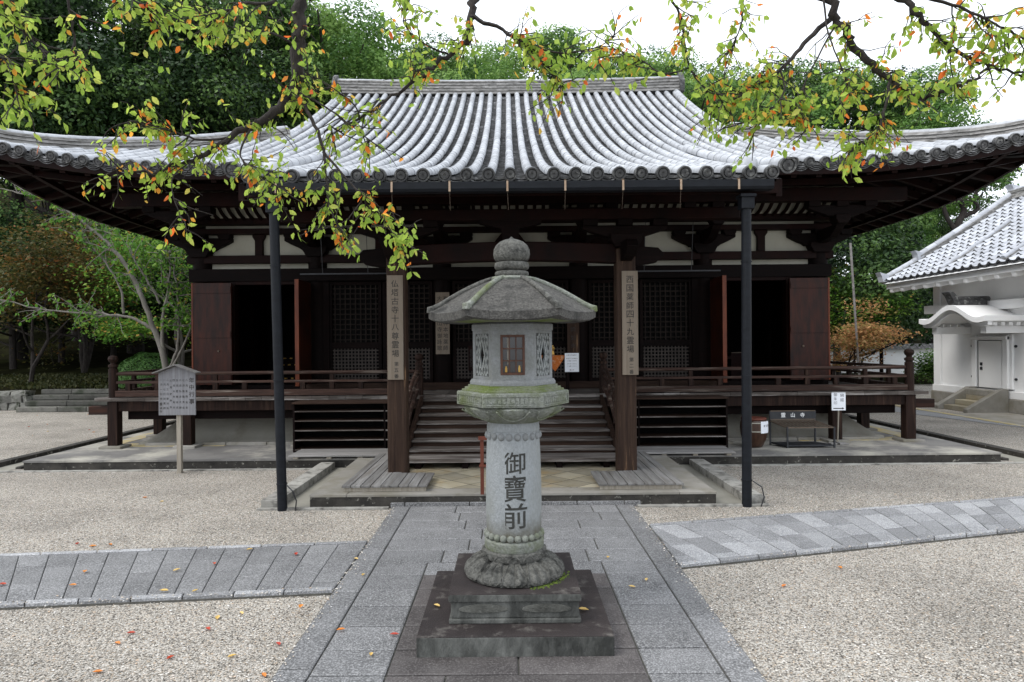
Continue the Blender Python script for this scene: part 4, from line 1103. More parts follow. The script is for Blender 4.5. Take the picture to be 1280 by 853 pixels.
o.add(vs, [(j*NA+k, j*NA+(k+1)%NA, (j+1)*NA+(k+1)%NA, (j+1)*NA+k) for j in range(NVv) for k in range(NA)], .5)
o.build('lotus_petals', 'stone_old', lan, smooth=75)
o = MB(); o.lathe(LX, LY, [(.165,.385),(.178,.390),(.182,.40),(.182,.43),(.176,.436),(.168,.438)], 72); o.build('ring_band', 'stone_old', lan, smooth=35)
o = MB()
for k in range(14):
    a0 = 2*math.pi*k/14; pts = []
    for q in range(7): 
        t = q/6; a = a0+.04+.37*t; pts.append((LX+.183*math.cos(a), LY+.183*math.sin(a), .402+.026*math.sin(math.pi*t)))
    o.tube(pts, .004, 5)
o.build('ring_petals', 'stone_old', lan, smooth=60)
o = MB(); o.lathe(LX, LY, [(.165,.438),(.169,.445),(.169,.487),(.163,.494),(.157,.496)], 64); o.build('lower_ring', 'stone_mossy', lan, smooth=35)
def beads(name, rad, z, br, n, m, sqz=1.0):
    o = MB()
    for k in range(n):
        a = 2*math.pi*(k+.5)/n; o.sphere((LX+rad*math.cos(a), LY+rad*math.sin(a), z), br, 12, 8, sq=sqz)
    o.build(name, m, lan, smooth=60)
beads('lower_beads', .154, .516, .020, 24, 'stone_mossy')
o = MB(); o.lathe(LX, LY, [(.151,.494),(.154,.53),(.157,.58),(.159,.68),(.158,.82),(.154,.97),(.149,1.08),(.147,1.10),(.150,1.103),(.150,1.125),(.146,1.14),(.146,1.17)], 72)
o.build('column', 'stone_column', lan, smooth=35)
# stained foot of the shaft (moss and rust where water collects)
beads('upper_beads', .143, 1.075, .021, 20, 'stone', 1.1)
# characters wrapped round the shaft; dark grey paints the shade of engraved strokes
def colr(z):
    pr = [(.151,.494),(.154,.53),(.157,.58),(.159,.68),(.158,.82),(.154,.97),(.149,1.08)]
    for (r0,z0),(r1,z1) in zip(pr[:-1],pr[1:]):
        if z <= z1: return r0+(r1-r0)*(z-z0)/(z1-z0)
    return .149
def wrapglyph(o, chv, cz, w, h, depth=.0012, offset=.008, slant=.12):
    v, f = glyph(chv, offset); bm = bmesh.new()
    bv = [bm.verts.new((a, b, 0)) for a, b in v]
    for q in f:
        try: bm.faces.new([bv[i] for i in q])
        except ValueError: pass
    for k in range(-9, 10):
        bmesh.ops.bisect_plane(bm, geom=bm.verts[:]+bm.edges[:]+bm.faces[:], plane_co=(k*.055,0,0), plane_no=(1,0,0))
    vs = []; bm.verts.index_update()
    for q in bm.verts:
        x = q.co.x*w; z = cz+q.co.y*h + slant*x*.35; r = colr(z)+depth; th = x/r
        vs.append((LX+.004+r*math.sin(th), LY-r*math.cos(th), z))
    o.add(vs, [tuple(x.index for x in q.verts) for q in bm.faces]); bm.free()
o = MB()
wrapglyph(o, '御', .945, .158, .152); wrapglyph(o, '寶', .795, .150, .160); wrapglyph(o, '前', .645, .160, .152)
o.build('shaded_characters', 'engrave_shade', lan)
# upper lotus
o = MB(); pr = [(.148,1.15),(.165,1.158),(.20,1.172),(.235,1.193),(.262,1.218),(.272,1.236),(.262,1.246),(.2,1.25)]
o.lathe(LX, LY, pr, 144, phase=R(90), mod=petal_mod(8, [.004,.012,.020,.026,.028,.026,.018,0], .5, False)); o.build('upper_lotus', 'stone_mossy', lan, smooth=60)
o = MB()
for k in range(8):
    a0 = R(-90)+2*math.pi*k/8; pts = []
    for q in range(13):
        t = q/12*2-1; a = a0+t*.30; e = math.sqrt(max(0, 1-t*t)); rr = .285-.085*e+.0; zz = 1.240-.055*e
        pts.append((LX+(rr+.012)*math.cos(a), LY+(rr+.012)*math.sin(a), zz-.012))
    o.tube(pts, .005, 6)
o.build('lotus_petal_rims', 'stone_mossy', lan, smooth=60)
hexstack('platform_slab', [(.27,1.246),(.318,1.250),(.320,1.252),(.320,1.322),(.312,1.327)], 'stone_mossy')
hexstack('platform_step', [(.292,1.326),(.292,1.338),(.275,1.339),(.275,1.350),(.256,1.351),(.256,1.362)], 'stone_moss_green', .002)
def face_frame(k):
    """outward normal n, tangent t of face k (k=0 front)"""
    a = R(-90+60*k); n = Vector((math.cos(a), math.sin(a), 0)); t = Vector((-n.y, n.x, 0)); return n, t
def FP(k, u, z, w, ap): 
    n, t = face_frame(k); return Vector((LX, LY, 0)) + n*(ap+w) + t*u + Vector((0,0,z))
def fbox(o, k, u0, u1, z0, z1, w0, w1, ap, tint=.5):
    vs = [FP(k,u,z,w,ap) for w in (w0,w1) for (u,z) in ((u0,z0),(u1,z0),(u1,z1),(u0,z1))]
    o.add(vs, [(0,3,2,1),(4,5,6,7),(0,1,5,4),(1,2,6,5),(2,3,7,6),(3,0,4,7)], tint)
# carved slab panels
ap = .320*math.cos(R(30))
for k in range(6):
    o = MB()
    for (u0,u1,z0,z1) in ((-.145,.145,1.262,1.268),(-.145,.145,1.308,1.314),(-.145,-.139,1.268,1.308),(.139,.145,1.268,1.308)): fbox(o, k, u0,u1,z0,z1,.0005,.005, ap)
    for q in range(11):
        u = -.12+.024*q; e = 1-(q/5-1)**2; fbox(o, k, u-.009, u+.009, 1.272, 1.272+.010+.022*e, .0005, .004, ap)
    o.build('slab_carving', 'stone_mossy', lan)
# fire box
RB = .226; apb = RB*math.cos(R(30)); hw = RB/2
hexstack('fire_box_foot', [(.245,1.362),(.245,1.378),(.236,1.392),(.228,1.395)], 'stone', .002)
hexstack('fire_box_dark', [(.165,1.39),(.165,1.70)], 'black', 0)  # black core paints the inner shade of the hollow box behind its openings
zb0, zb1 = 1.395, 1.665
def framed(k, uw, z0, z1):
    o = MB(); T = -.03
    # mitred stone face with opening
    def ring(u, za, zb, w): return [FP(k,-u,za,w,apb), FP(k,u,za,w,apb), FP(k,u,zb,w,apb), FP(k,-u,zb,w,apb)]
    vs = ring(hw, zb0, zb1, 0) + ring(uw, z0, z1, 0) + ring(uw, z0, z1, T) + ring(hw-.017, zb0, zb1, T)
    fs = [(i,(i+1)%4,4+(i+1)%4,4+i) for i in range(4)] + [(4+i,4+(i+1)%4,8+(i+1)%4,8+i) for i in range(4)] + [(8+i,8+(i+1)%4,12+(i+1)%4,12+i) for i in range(4)]
    o.add(vs, fs, .5); o.build('fire_box_wall', 'stone', lan)
for k in range(6):
    if k in (0, 3):
        framed(k, .066, 1.422, 1.640)
        o = MB()
        for (u0,u1,z0,z1) in ((-.066,-.054,1.422,1.640),(.054,.066,1.422,1.640),(-.054,.054,1.422,1.434),(-.054,.054,1.628,1.640)): fbox(o, k, u0,u1,z0,z1,-.022,.004,apb)
        for u in (-.018,.018): fbox(o, k, u-.003, u+.003, 1.434,1.628,-.014,-.004,apb)
        for z in (1.499,1.565): fbox(o, k, -.054, .054, z-.003, z+.003, -.0142,-.0035,apb)
        wf = o.build('window_frame', 'wood_lamp', lan)
        o = MB(); fbox(o, k, -.054,.054,1.434,1.628,-.029,-.026,apb); o.build('window_pane', 'glass_dark', wf)
        if k == 0:
            o = MB()
            for u, h in ((-.036,.022),(.036,.026)): fbox(o, k, u-.006, u+.006, 1.436, 1.436+h, -.024,-.018,apb); fbox(o, k, u-.004, u+.004, 1.436+h, 1.446+h, -.023,-.019,apb)
            o.build('gilt_ornament', 'gold', wf)
            o = MB(); fbox(o, k, -.030,-.022, 1.48, 1.625, -.0245,-.021,apb); o.build('paper_strip', 'wood_stake', wf)
    else:
        uw, z0, z1 = .072, 1.412, 1.648
        framed(k, uw, z0, z1)
        o = MB(); zc = (z0+z1)/2; H = (z1-z0)/2
        du, dz = .034, .094       # central diamond half sizes
        def seg_clip(u0,z0_,u1,z1_):
            # clip the line to rect and drop inside diamond, sample pieces
            N = 60; run = []
            out = []
            for i in range(N+1):
                t = i/N; u = u0+(u1-u0)*t; z = z0_+(z1_-z0_)*t
                ok = abs(u) <= uw and abs(z) <= H and (abs(u)/du+abs(z)/dz) >= 1.0
                if ok: run.append((u, z))
                else:
                    if len(run) > 1: out.append((run[0], run[-1]))
                    run = []
            if len(run) > 1: out.append((run[0], run[-1]))
            return out
        slope = dz/du
        for i in range(-6, 7):
            c = i*.030
            for sg in (1,-1):
                L_ = .2/slope*1.0
                for (p, q) in seg_clip(c-.14, -sg*.14*slope, c+.14, sg*.14*slope):
                    o.bar(FP(k,p[0],zc+p[1],-.0035,apb), FP(k,q[0],zc+q[1],-.0035,apb), .0095, .009, up=face_frame(k)[0], tint=.5)
        dd2 = [(du,0),(0,dz),(-du,0),(0,-dz)]; 
        for i in range(4):
            p, q = dd2[i], dd2[(i+1)%4]; o.bar(FP(k,p[0],zc+p[1],-.002,apb), FP(k,q[0],zc+q[1],-.002,apb), .012, .010, up=face_frame(k)[0], tint=.5)
        o.build('diamond_lattice', 'stone_column', lan)
        o = MB()
        for u in (-uw-.006, uw): fbox(o, k, u, u+.003, z0, z1, -.001, .0015, apb)
        o.build('lattice_border', 'stone_old_dark', lan)
hexstack('fire_box_cornice', [(.226,1.665),(.232,1.668),(.232,1.700),(.20,1.72)], 'stone', .002)
# roof
o = MB()
prf_r = [(.085,1.962),(.13,1.951),(.18,1.932),(.23,1.909),(.29,1.877),(.35,1.840),(.41,1.798),(.450,1.773),(.475,1.763)]
NS = 10
vs = []; fs = []
def rring(r, z, curl):
    out = []
    for k in range(6):
        a = Vector((math.cos(R(60*k)), math.sin(R(60*k)))); b = Vector((math.cos(R(60*k+60)), math.sin(R(60*k+60))))
        for j in range(NS):
            t = j/NS; p = a.lerp(b, t)*r; w = abs(2*t-1); out.append((LX+p.x*(1), LY+p.y, z+curl*w**3))
    return out
rings = [(r, z, .02*(r/.475)**4) for r, z in prf_r] + [(.479,1.761,.02), (.477,1.719,.02), (.462,1.711,.018), (.36,1.722,.004), (.24,1.712,0), (.2,1.705,0)]
for r, z, c in rings: vs += rring(r, z, c)
N = 6*NS
for i in range(len(rings)-1):
    for k in range(N): fs.append((i*N+k, i*N+(k+1)%N, (i+1)*N+(k+1)%N, (i+1)*N+k))
fs.append(tuple(range(N))[::-1]); fs.append(tuple((len(rings)-1)*N+k for k in range(N)))
o.add(vs, fs, .5)
ro = o.build('lantern_roof', 'stone_roof', lan, smooth=32)
o = MB()
# paler underside rim
vs = []; rr_ = [(.478,1.748,.02),(.479,1.738,.02),(.477,1.724,.02)]
for k in range(6):
    pts = []; a = R(60*k)
    for (r, z) in prf_r: pts.append((LX+r*math.cos(a), LY+r*math.sin(a), z+.02*(r/.475)**4+.006))
    o = MB(); o.tube(pts, [.013,.014,.015,.015,.016,.016,.017,.018,.018], 8)
    e = Vector(pts[-1]); dr = Vector((math.cos(a), math.sin(a), 0)); o.bar(e-dr*.03+Vector((0,0,-.006)), e+dr*.010+Vector((0,0,-.001)), .036, .034, tint=.5)
    o.build('roof_rib', 'stone_old' if k % 2 else 'stone_mossy', lan, bevel=.004, smooth=50)
o = MB()
N = 6*NS; vs = rring(.4755,1.722,.02)+rring(.463,1.7145,.018)+rring(.361,1.7205,.004)+rring(.241,1.7105,0); fs = []
for i in range(3):
    for k in range(N): fs.append((i*N+k, i*N+(k+1)%N, (i+1)*N+(k+1)%N, (i+1)*N+k))
o.add(vs, fs, .5); o.build('roof_soffit', 'stone_moss_green', lan)
o = MB(); o.lathe(LX, LY, [(.115,1.952),(.118,1.962),(.108,1.972),(.090,1.974)], 40, mod=petal_mod(10,[.008,.008,.004,0],0,False)); o.build('finial_collar', 'stone_mossy', lan, smooth=50)
o = MB(); o.lathe(LX, LY, [(.085,1.97),(.094,1.976),(.097,1.988),(.094,2.0),(.086,2.004),(.070,2.007),(.090,2.012),(.0975,2.022),(.099,2.035),(.096,2.050),(.088,2.055)], 40); o.build('finial_neck', 'stone_old', lan, smooth=50)
o = MB(); o.lathe(LX, LY, [(.074,2.056),(.090,2.062),(.101,2.078),(.105,2.102),(.102,2.128),(.090,2.152),(.068,2.172),(.040,2.184),(.016,2.190),(.008,2.197),(.002,2.203)], 48); o.build('jewel_finial', 'stone_old', lan, smooth=60)
# moss at the foot
o = MB()
for k in range(160):
    a = R(-45)+rng.uniform(-.5,.75); r = .275+rng.uniform(0,.05)*rng.random()
    o.sphere((LX+r*math.cos(a), LY+r*math.sin(a), .290), rng.uniform(.003,.008), 6, 4, sq=.6)
tag(o.build('moss', 'moss'), 'green moss tuft at the lantern foot', 'moss', kind='stuff')

# ------------------------------------------------------------------ signs on the gravel and platform
def gable_sign():
    b = G(224, 592, 0); cx = b.x; Y = b.y
    t = thing('notice_board', 'small gabled grey notice board on one post in the gravel, left of the hall', 'sign', (cx, Y, 0))
    s_ = Y/853
    zt = 1.6-(466-3.6-428)*s_; zb = 1.6-(519-3.6-428)*s_
    w = 46*s_/2
    X = cx-.03
    o = MB(); o.box(X+.0, X+.055, Y, Y+.055, -.05, zb+.02); o.build('post', 'wood_stake', t, bevel=.004)
    o = MB(); o.prism([(X+.02-w, zb),(X+.02+w, zb),(X+.02+w, zt),(X+.02, zt+.085),(X+.02-w, zt)], Y-.02, Y); o.build('board', 'wood_sign', t, bevel=.003)
    o = MB()
    for sg in (-1,1): o.bar((X+.02, Y-.03, zt+.10), (X+.02+sg*(w+.045), Y-.03, zt-.002), .12, .014, up=(0,0,1))
    o.build('board_roof', 'wood_grey', t)
    o = MB(); vtext(o, '年中行事', X+.02+w-.045, zt-.05, Y-.0215, .072, .088, .012)
    o.build('title_lettering', 'ink', t)
    o = MB()
    tx = ['一月一日修正会','一月七日初薬師','二月三日節分会','三月彼岸会','四月大弁財天','五月薔薇会式','六月弘法大師','七月施餓鬼会','八月盂蘭盆会']
    for i, q in enumerate(tx): vtext(o, q, X+.02-w+.035+i*.0395, zt-.06, Y-.0215, .031, (zt-zb-.12)/len(q), .01)
    vtext(o, '霊山寺', X+.02-w+.03, zb+.16, Y-.0218, .035, .045, .006)
    o.build('lettering', 'ink', t)
gable_sign()
# white stand sign
def stand_sign():
    X, Y = (1048-637-1)/853*9.62, 9.62
    t = thing('stand_sign', 'small white sign with an arrow on a thin stand before the right veranda post', 'sign', (X, Y, .125))
    zt, zb = .855, .60
    o = MB(); o.box(X-.095, X+.10, Y-.012, Y, zb, zt); o.build('panel', 'paper', t)
    o = MB(); o.box(X-.10, X+.105, Y-.02, Y+.004, zt, zt+.01); o.build('panel_rim', 'wood_grey', t)
    o = MB(); o.bar((X-.01, Y+.01, .13), (X+.008, Y+.01, zb), .026, .012); o.build('pole', 'wood_stake', t)
    o = MB(); o.box(X-.12, X+.13, Y-.05, Y+.07, .125, .14); o.box(X-.03, X+.03, Y-.11, Y+.13, .126, .155); o.build('foot', 'wood_grey_long', t, bevel=.004)
    o = MB(); vtext(o, '納経', X+.05, zt-.01, Y-.0135, .056, .064, .0); vtext(o, '御朱印', X-.045, zt-.006, Y-.0135, .052, .058, .0); o.build('lettering', 'ink_soft', t)
    o = MB(); z = .628; o.add([(X-.075,Y-.0138,z-.006),(X+.055,Y-.0138,z-.006),(X+.055,Y-.0138,z+.006),(X-.075,Y-.0138,z+.006)],[(0,1,2,3)]); o.add([(X+.05,Y-.0141,z-.014),(X+.08,Y-.0141,z),(X+.05,Y-.0141,z+.014)],[(0,1,2)]); o.build('arrow', 'ink', t)
stand_sign()
# jar
JX, JY = 3.37, 9.45
t = thing('water_jar', 'brown glazed jar with a white paper label beside the right gutter post', 'jar', (JX, JY, .125))
o = MB(); o.lathe(JX, JY, [(.10,.125),(.12,.14),(.155,.22),(.178,.31),(.185,.40),(.180,.47),(.165,.50),(.155,.505)], 32); o.build('jar_body', 'jar_brown', t, smooth=50)
o = MB(); o.lathe(JX, JY, [(.168,.505),(.172,.512),(.165,.53),(.10,.535),(.03,.538)], 32); o.build('jar_lid', 'rust_red', t, smooth=40)
def wrap_label(nm, a0, a1, z0, z1, m, e):
    o = MB(); vs = []; n = 8
    for z in (z0, z1):
        for i in range(n+1):
            a = R(a0+(a1-a0)*i/n); vs.append((JX+(.187+e)*math.cos(a), JY+(.187+e)*math.sin(a), z))
    o.add(vs, [(i,i+1,n+2+i,n+1+i) for i in range(n)]); o.build(nm, m, t)
wrap_label('paper_label', -80, -25, .33, .49, 'paper', .001); wrap_label('paper_border', -118, -80, .345, .475, 'plaster_cream', .001); wrap_label('dark_label', -116, -81, .36, .462, 'jar_brown', .003)
o = MB()
for i, c in enumerate('賽銭箱'): 
    v, f = glyph(c, .004); a0 = R(-62+14*i)
    o.add([(JX+.1895*math.cos(a0+a*.035/.19), JY+.1895*math.sin(a0+a*.035/.19), .43+b*.035) for a, b in v], f)
o.build('label_lettering', 'ink_soft', t)
# rack
RX, RYk = (997.5-637-1)/853*9.55, 9.35
t = thing('umbrella_rack', 'low black metal rack with a lattice top and white-lettered back plate', 'rack', (RX, RYk, .125))
x0, x1 = RX-.37, RX+.26; yb_ = 9.60; yf = 9.30
o = MB()
for x in (x0, x1): o.bar((x, yb_, .125), (x, yb_, .60), .02, .02)
for x in (x0+.12, x1+.13): o.bar((x, yf, .125), (x, yf, .41), .02, .02)
o.build('uprights', 'metal_black', t)
o = MB(); o.box(x0, x1, yb_-.012, yb_, .485, .60); nb = o.build('name_plate', 'metal_black', t)
o = MB()
for (a,b,c,d2) in ((x0,x1,.478,.488),(x0,x1,.596,.606)): o.box(a,b,yb_-.018,yb_+.004,c,d2)
o.build('plate_rim', 'metal_bronze', nb)
o = MB(); htext(o, '霊山寺', (x0+x1)/2, .543, yb_-.0135, .068, .135, .008); o.build('lettering', 'white_letters', nb)
def rp(u, v, z): return (x0+.12*(1-v)+(x1-x0)*u, yf+(yb_-yf)*v, z)
o = MB()
for v in (0,1): o.bar(rp(0,v,.40 if v == 0 else .46), rp(1,v,.40 if v == 0 else .46), .014, .014)
for u in (0,1): o.bar(rp(u,0,.40), rp(u,1,.46), .014, .014)
for i in range(13):
    u = i/12; o.bar(rp(max(0,u-.06),0,.405), rp(min(1,u+.06),1,.462), .007,.007); o.bar(rp(min(1,u+.06),0,.405), rp(max(0,u-.06),1,.462), .007,.007)
o.build('lattice_top', 'metal_bronze', t)
o = MB(); o.add([rp(0,0,.165), rp(1,0,.165), rp(1,1,.165), rp(0,1,.165), rp(0,0,.145), rp(1,0,.145), rp(1,1,.145), rp(0,1,.145)], [(0,1,2,3),(7,6,5,4),(0,1,5,4),(1,2,6,5),(2,3,7,6),(3,0,4,7)]); o.build('drip_tray', 'metal_black', t)
# small red-brown wooden stanchion behind the lantern
p = G(603, 618, .135); t = thing('stanchion', 'thin red-brown wooden stanchion on the apron just left of the lantern column', 'post', (p.x, p.y, .135))
o = MB(); o.bar((p.x,p.y,.135),(p.x,p.y,.66), .034, .034); o.build('post', 'rust_red', t); 
o = MB(); o.box(p.x-.035,p.x+.05,p.y-.03,p.y+.03,.66,.69); o.box(p.x-.028,p.x+.05,p.y-.025,p.y+.025,.40,.42); o.build('cap', 'rust_red', t)
# bronze lamp post right, thin poles
p = G(1102, 486); t = thing('bronze_lamp_post', 'slim dark bronze lantern on a post beyond the right end of the veranda', 'lantern', (p.x, p.y, 0))
o = MB(); o.lathe(p.x, p.y, [(.13,0),(.12,.12),(.06,.16),(.055,1.35)], 12); o.build('shaft', 'wood_dark', t, smooth=40)
o = MB(); o.lathe(p.x, p.y, [(.06,1.35),(.17,1.40),(.17,1.44),(.12,1.45),(.12,1.68),(.24,1.70),(.24,1.72),(.12,1.80),(.04,1.84),(.06,1.90),(.01,1.96)], 6); o.build('lamp_head', 'wood_dark', t)
p = G(1076, 500); a = P(1063, 304, p.y); o = MB(); o.tube([(p.x,p.y,0),(a.x,a.y,a.z)], .03, 8)
tag(o.build('metal_pole', 'bark_twig', root=(p.x,p.y,0)), 'thin pale leaning pole by the orange maple', 'pole')

# ------------------------------------------------------------------ storehouse on the right
SX = 10.7; SY1 = 17.1; SY0 = 9.6; EX = 9.8; RXs = 13.25; ze = 3.06; zrg = 5.22
sh = thing('storehouse', 'white plastered storehouse with pale tiled gable roof and arched door canopy', 'storehouse', (SX+2.5, 13.5, 0))
o = MB(); o.box(SX-.10, 16.0, SY0-.1, SY1+.1, 0, .30); o.build('stone_plinth', 'concrete', sh, bevel=.02)
o = MB(); o.box(SX, 15.9, SY0, SY1, .30, 3.3); o.prism([(SX,3.3),(15.9,3.3),(15.9,3.45),(RXs,5.05),(SX,3.45)], SY0, SY1); o.build('wall', 'plaster_white', sh)
o = MB(); o.box(SX-.07, SX, SY0, SY1+.07, .30, .46); o.build('wall_skirt', 'plaster_white', sh, bevel=.01)
o = MB(); o.box(SX-.05, SX, SY1-.22, SY1+.05, .46, 3.2); o.build('corner_pilaster', 'plaster_white', sh, bevel=.01)
o = MB(); o.box(SX-.16, SX-.003, SY0, SY1+.25, 2.22, 2.42); o.build('wall_band', 'plaster_white', sh, bevel=.01)
o = MB(); o.prism([(EX+.1,ze-.16),(SX+.3,ze-.02),(SX+.3,ze+.25),(EX+.1,ze-.04)], SY0-.8, SY1+.8); o.build('eave_soffit', 'plaster_white', sh)
for k in range(19):
    y = SY1+.65-k*.48; o = MB(); o.bar((EX+.12, y, ze-.20), (SX+.02, y, ze-.02), .13, .14); o.build('eave_bracket', 'plaster_white', sh, bevel=.03)
def sroof(t, up=0): 
    x = EX+(RXs-EX)*t; return x, ze+(zrg-ze)*(t*.86+.14*t*t)+up
ct = MB(); ft = MB(); tn_ = 17; tw_ = .27
nyt = int((SY1-SY0+1.7)/tw_)
for j in range(tn_):
    for i in range(nyt):
        y = SY0-.85+i*tw_; ta, tb = j/tn_, (j+1.12)/tn_
        xa, za = sroof(ta, .075); xb, zb = sroof(min(1, tb), .035); vs = []; n = 6
        jz = rng.uniform(-.004,.004)
        for (x, z) in ((xa, za+jz), (xb, zb+jz)):
            for k in range(n+1):
                u = k/n; w = .030*math.cos(2*math.pi*(u-.22)) - .012*math.cos(4*math.pi*u)
                vs.append((x, y+u*tw_, z+w))
        ct.add(vs, [(k, k+1, n+2+k, n+1+k) for k in range(n)], rng.random())
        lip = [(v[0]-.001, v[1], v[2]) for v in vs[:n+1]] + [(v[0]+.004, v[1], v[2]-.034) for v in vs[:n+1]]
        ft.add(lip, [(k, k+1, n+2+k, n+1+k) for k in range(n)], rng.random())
ct.build('roof_tiles', 'tile_white', sh, smooth=60); ft.build('tile_lip_shade', 'tile_disc', sh)  # lips coloured dark to draw the shade line under each course
o = MB(); xa, za = sroof(0); xb, zb = sroof(1); o.add([(xb,SY0-.85,zb),(xb,SY1+.88,zb),(2*RXs-EX,SY1+.88,ze),(2*RXs-EX,SY0-.85,ze)],[(0,1,2,3)]); o.build('back_roof', 'tile_ridge', sh)
o = MB(); o.add([(xa,SY0-.86,za-.03),(xa,SY1+.88,za-.03),(xb,SY1+.88,zb-.05),(xb,SY0-.86,zb-.05)],[(0,1,2,3)]); o.build('roof_boards', 'plaster_white', sh)
def sridge(name, pts, w, h, r, layers=3):
    o = MB()
    for q in range(layers):
        for a, b in zip(pts[:-1], pts[1:]):
            mz = Vector((0,0,h*(q+.5)/layers)); o.bar(Vector(a)+mz, Vector(b)+mz, w-(.03 if q % 2 else 0), h/layers-.005)
    o.build(name, 'tile_ridge', sh)
    c = MB(); cover_row(c, None, [Vector(p)+Vector((0,0,h)) for p in pts], r, 0, seg=7); c.build(name+'_cap', 'tile_white', sh, smooth=50)
sridge('main_ridge', [(RXs, SY0-.85+k*(SY1-SY0+1.7)/10, zrg) for k in range(11)], .26, .22, .08)
vp = [ (sroof(t)[0], SY1+.80, sroof(t, .06)[1]) for t in (.27,.4,.55,.7,.85,1)]
sridge('verge_ridge', vp, .24, .12, .09)
vp = [ (sroof(t)[0], SY1+.80, sroof(t, .02)[1]) for t in (0,.1,.2,.3)]
sridge('verge_ridge_lower', vp, .22, .08, .08)
for yy in (15.6, 13.6):
    sridge('slope_ridge', [(sroof(t)[0], yy+.9*t, sroof(t, .05)[1]) for t in (0.02,.2,.4,.6)], .12, .05, .05, 1)
o = MB()
for (t_, dz) in ((.27,.12),(0,.08),(1,.2)):
    x, z = sroof(t_); o.prism([(x-.05, z+.02),(x+.1,z+.02),(x+.1,z+dz+.14),(x-.0,z+dz+.16),(x-.14,z+dz+.20),(x-.08,z+dz+.08)], SY1+.68, SY1+.92, 'y')
o.build('ridge_end_tile', 'tile_white', sh, bevel=.01)
# door canopy with undulating gable
DY = 15.08; CW = 1.12
def kara(v): # v -1..1 along Y -> height
    a = abs(v); return 2.02 + (.26*math.cos(a*math.pi/1.35) if a < .675 else 0) + (0 if a < .675 else .0) - (.04 if a > .9 else 0)*0
def karaz(v):
    a = abs(v)
    return 1.98 + .30*(.5+.5*math.cos(min(1, a/.80)*math.pi)) + (.03*((a-.8)/.2)**2 if a > .8 else 0)
o = MB(); n = 32; top = [(DY+CW*(-1+2*i/n), karaz(-1+2*i/n)+.055) for i in range(n+1)]; bot = [(y, z-.11) for y, z in top[::-1]]
o.prism(top+bot, 9.72, SX-.002, 'x'); o.build('canopy_roof', 'plaster_white', sh, smooth=40)
o = MB(); top2 = [(DY+(y-DY)*.98, z-.115) for y, z in top]; bot2 = [(y, z-.075) for y, z in top2[::-1]]
o.prism(top2+bot2, 9.80, 9.90, 'x'); o.build('canopy_bargeboard', 'plaster_white', sh, smooth=40)
for k in range(5):
    for s in (-1,1): o = MB(); o.box(9.95+k*.16, 10.03+k*.16, DY+s*(CW-.12)-.05, DY+s*(CW-.12)+.05, 1.86, 1.93); o.build('canopy_rafter', 'plaster_white', sh)
for s in (-1,1): o = MB(); o.box(9.9, SX-.003, DY+s*.82-.09, DY+s*.82+.09, 1.70, 1.86); o.build('canopy_beam', 'plaster_white', sh, bevel=.01)
o = MB(); o.box(9.78, SX-.2, DY-.10, DY+.10, karaz(0)+.05, karaz(0)+.17); o.tube([(9.72,DY,karaz(0)+.19),(SX-.1,DY,karaz(0)+.19)], .06, 8); o.prism([(9.78,karaz(0)+.05),(9.70,karaz(0)+.24),(9.62,karaz(0)+.34),(9.72,karaz(0)+.36),(9.84,karaz(0)+.24),(9.86,karaz(0)+.05)], DY-.12, DY+.12, 'y'); o.build('canopy_ridge', 'tile_disc', sh, bevel=.006)
# door and frame, steps
o = MB(); o.box(SX-.06,SX-.003,DY-.62,DY+.62,.50,1.68); o.build('door_surround', 'plaster_white', sh, bevel=.01)
for (a,b) in ((-.56,-.42),(.42,.56)): o = MB(); o.box(SX-.12,SX-.062,DY+a,DY+b,.50,1.66); o.build('door_jamb', 'plaster_white', sh, bevel=.01)
o = MB(); o.box(SX-.14,SX-.062,DY-.56,DY+.56,1.56,1.64); o.build('door_head', 'plaster_white', sh, bevel=.01)
o = MB(); o.box(SX-.085,SX-.063,DY-.33,DY+.38,.50,1.54); dr = o.build('door', 'plaster_white', sh, bevel=.004)
o = MB(); o.box(SX-.0865,SX-.064,DY+.385,DY+.40,.50,1.54); o.box(SX-.0865,SX-.064,DY-.33,DY+.38,1.541,1.552); o.build('door_gap', 'metal_black', dr)
o = MB(); 
for z in (.92,1.02): o.box(SX-.105,SX-.086,DY+.24,DY+.31,z-.035,z+.035)
o.build('door_lock', 'metal_black', dr, bevel=.005)
o = MB()
for y in (.68,-.68):
    for z in (.72,1.42): o.sphere((SX-.02,DY+y,z), .03, 8, 6)
o.build('wall_bosses', 'metal_black', sh)
for k in range(3):
    o = MB(); o.box(9.85+k*.25, SX-.09, DY-.42, DY+.42, 0 if k == 0 else .11*k, .11*(k+1)); o.build('stone_step', 'apron_stone', sh, bevel=.01)
o = MB(); o.box(SX-.35, SX-.09, DY-.5, DY+.5, .33, .46); o.build('door_stoop', 'concrete', sh, bevel=.01)
for s in (-1,1): o = MB(); a, b = sorted((DY+s*.43, DY+s*.58)); o.prism([(9.72,0),(SX-.1,0),(SX-.1,.50),(SX-.25,.50),(9.72,.08)], a, b); o.build('step_cheek', 'concrete', sh, bevel=.01)
k = MB(); k.box(9.3, SX-.12, 9, 14.5, -.02, .012); k.box(9.9, SX-.12, 15.68, 18, -.02, .012); tag(k.build('pavement_strip', 'concrete'), kind='structure')
k = MB(); k.box(9.15, 9.29, 9, 18, -.02, .016); tag(k.build('pavement_line', 'yellow_stain'), kind='structure')

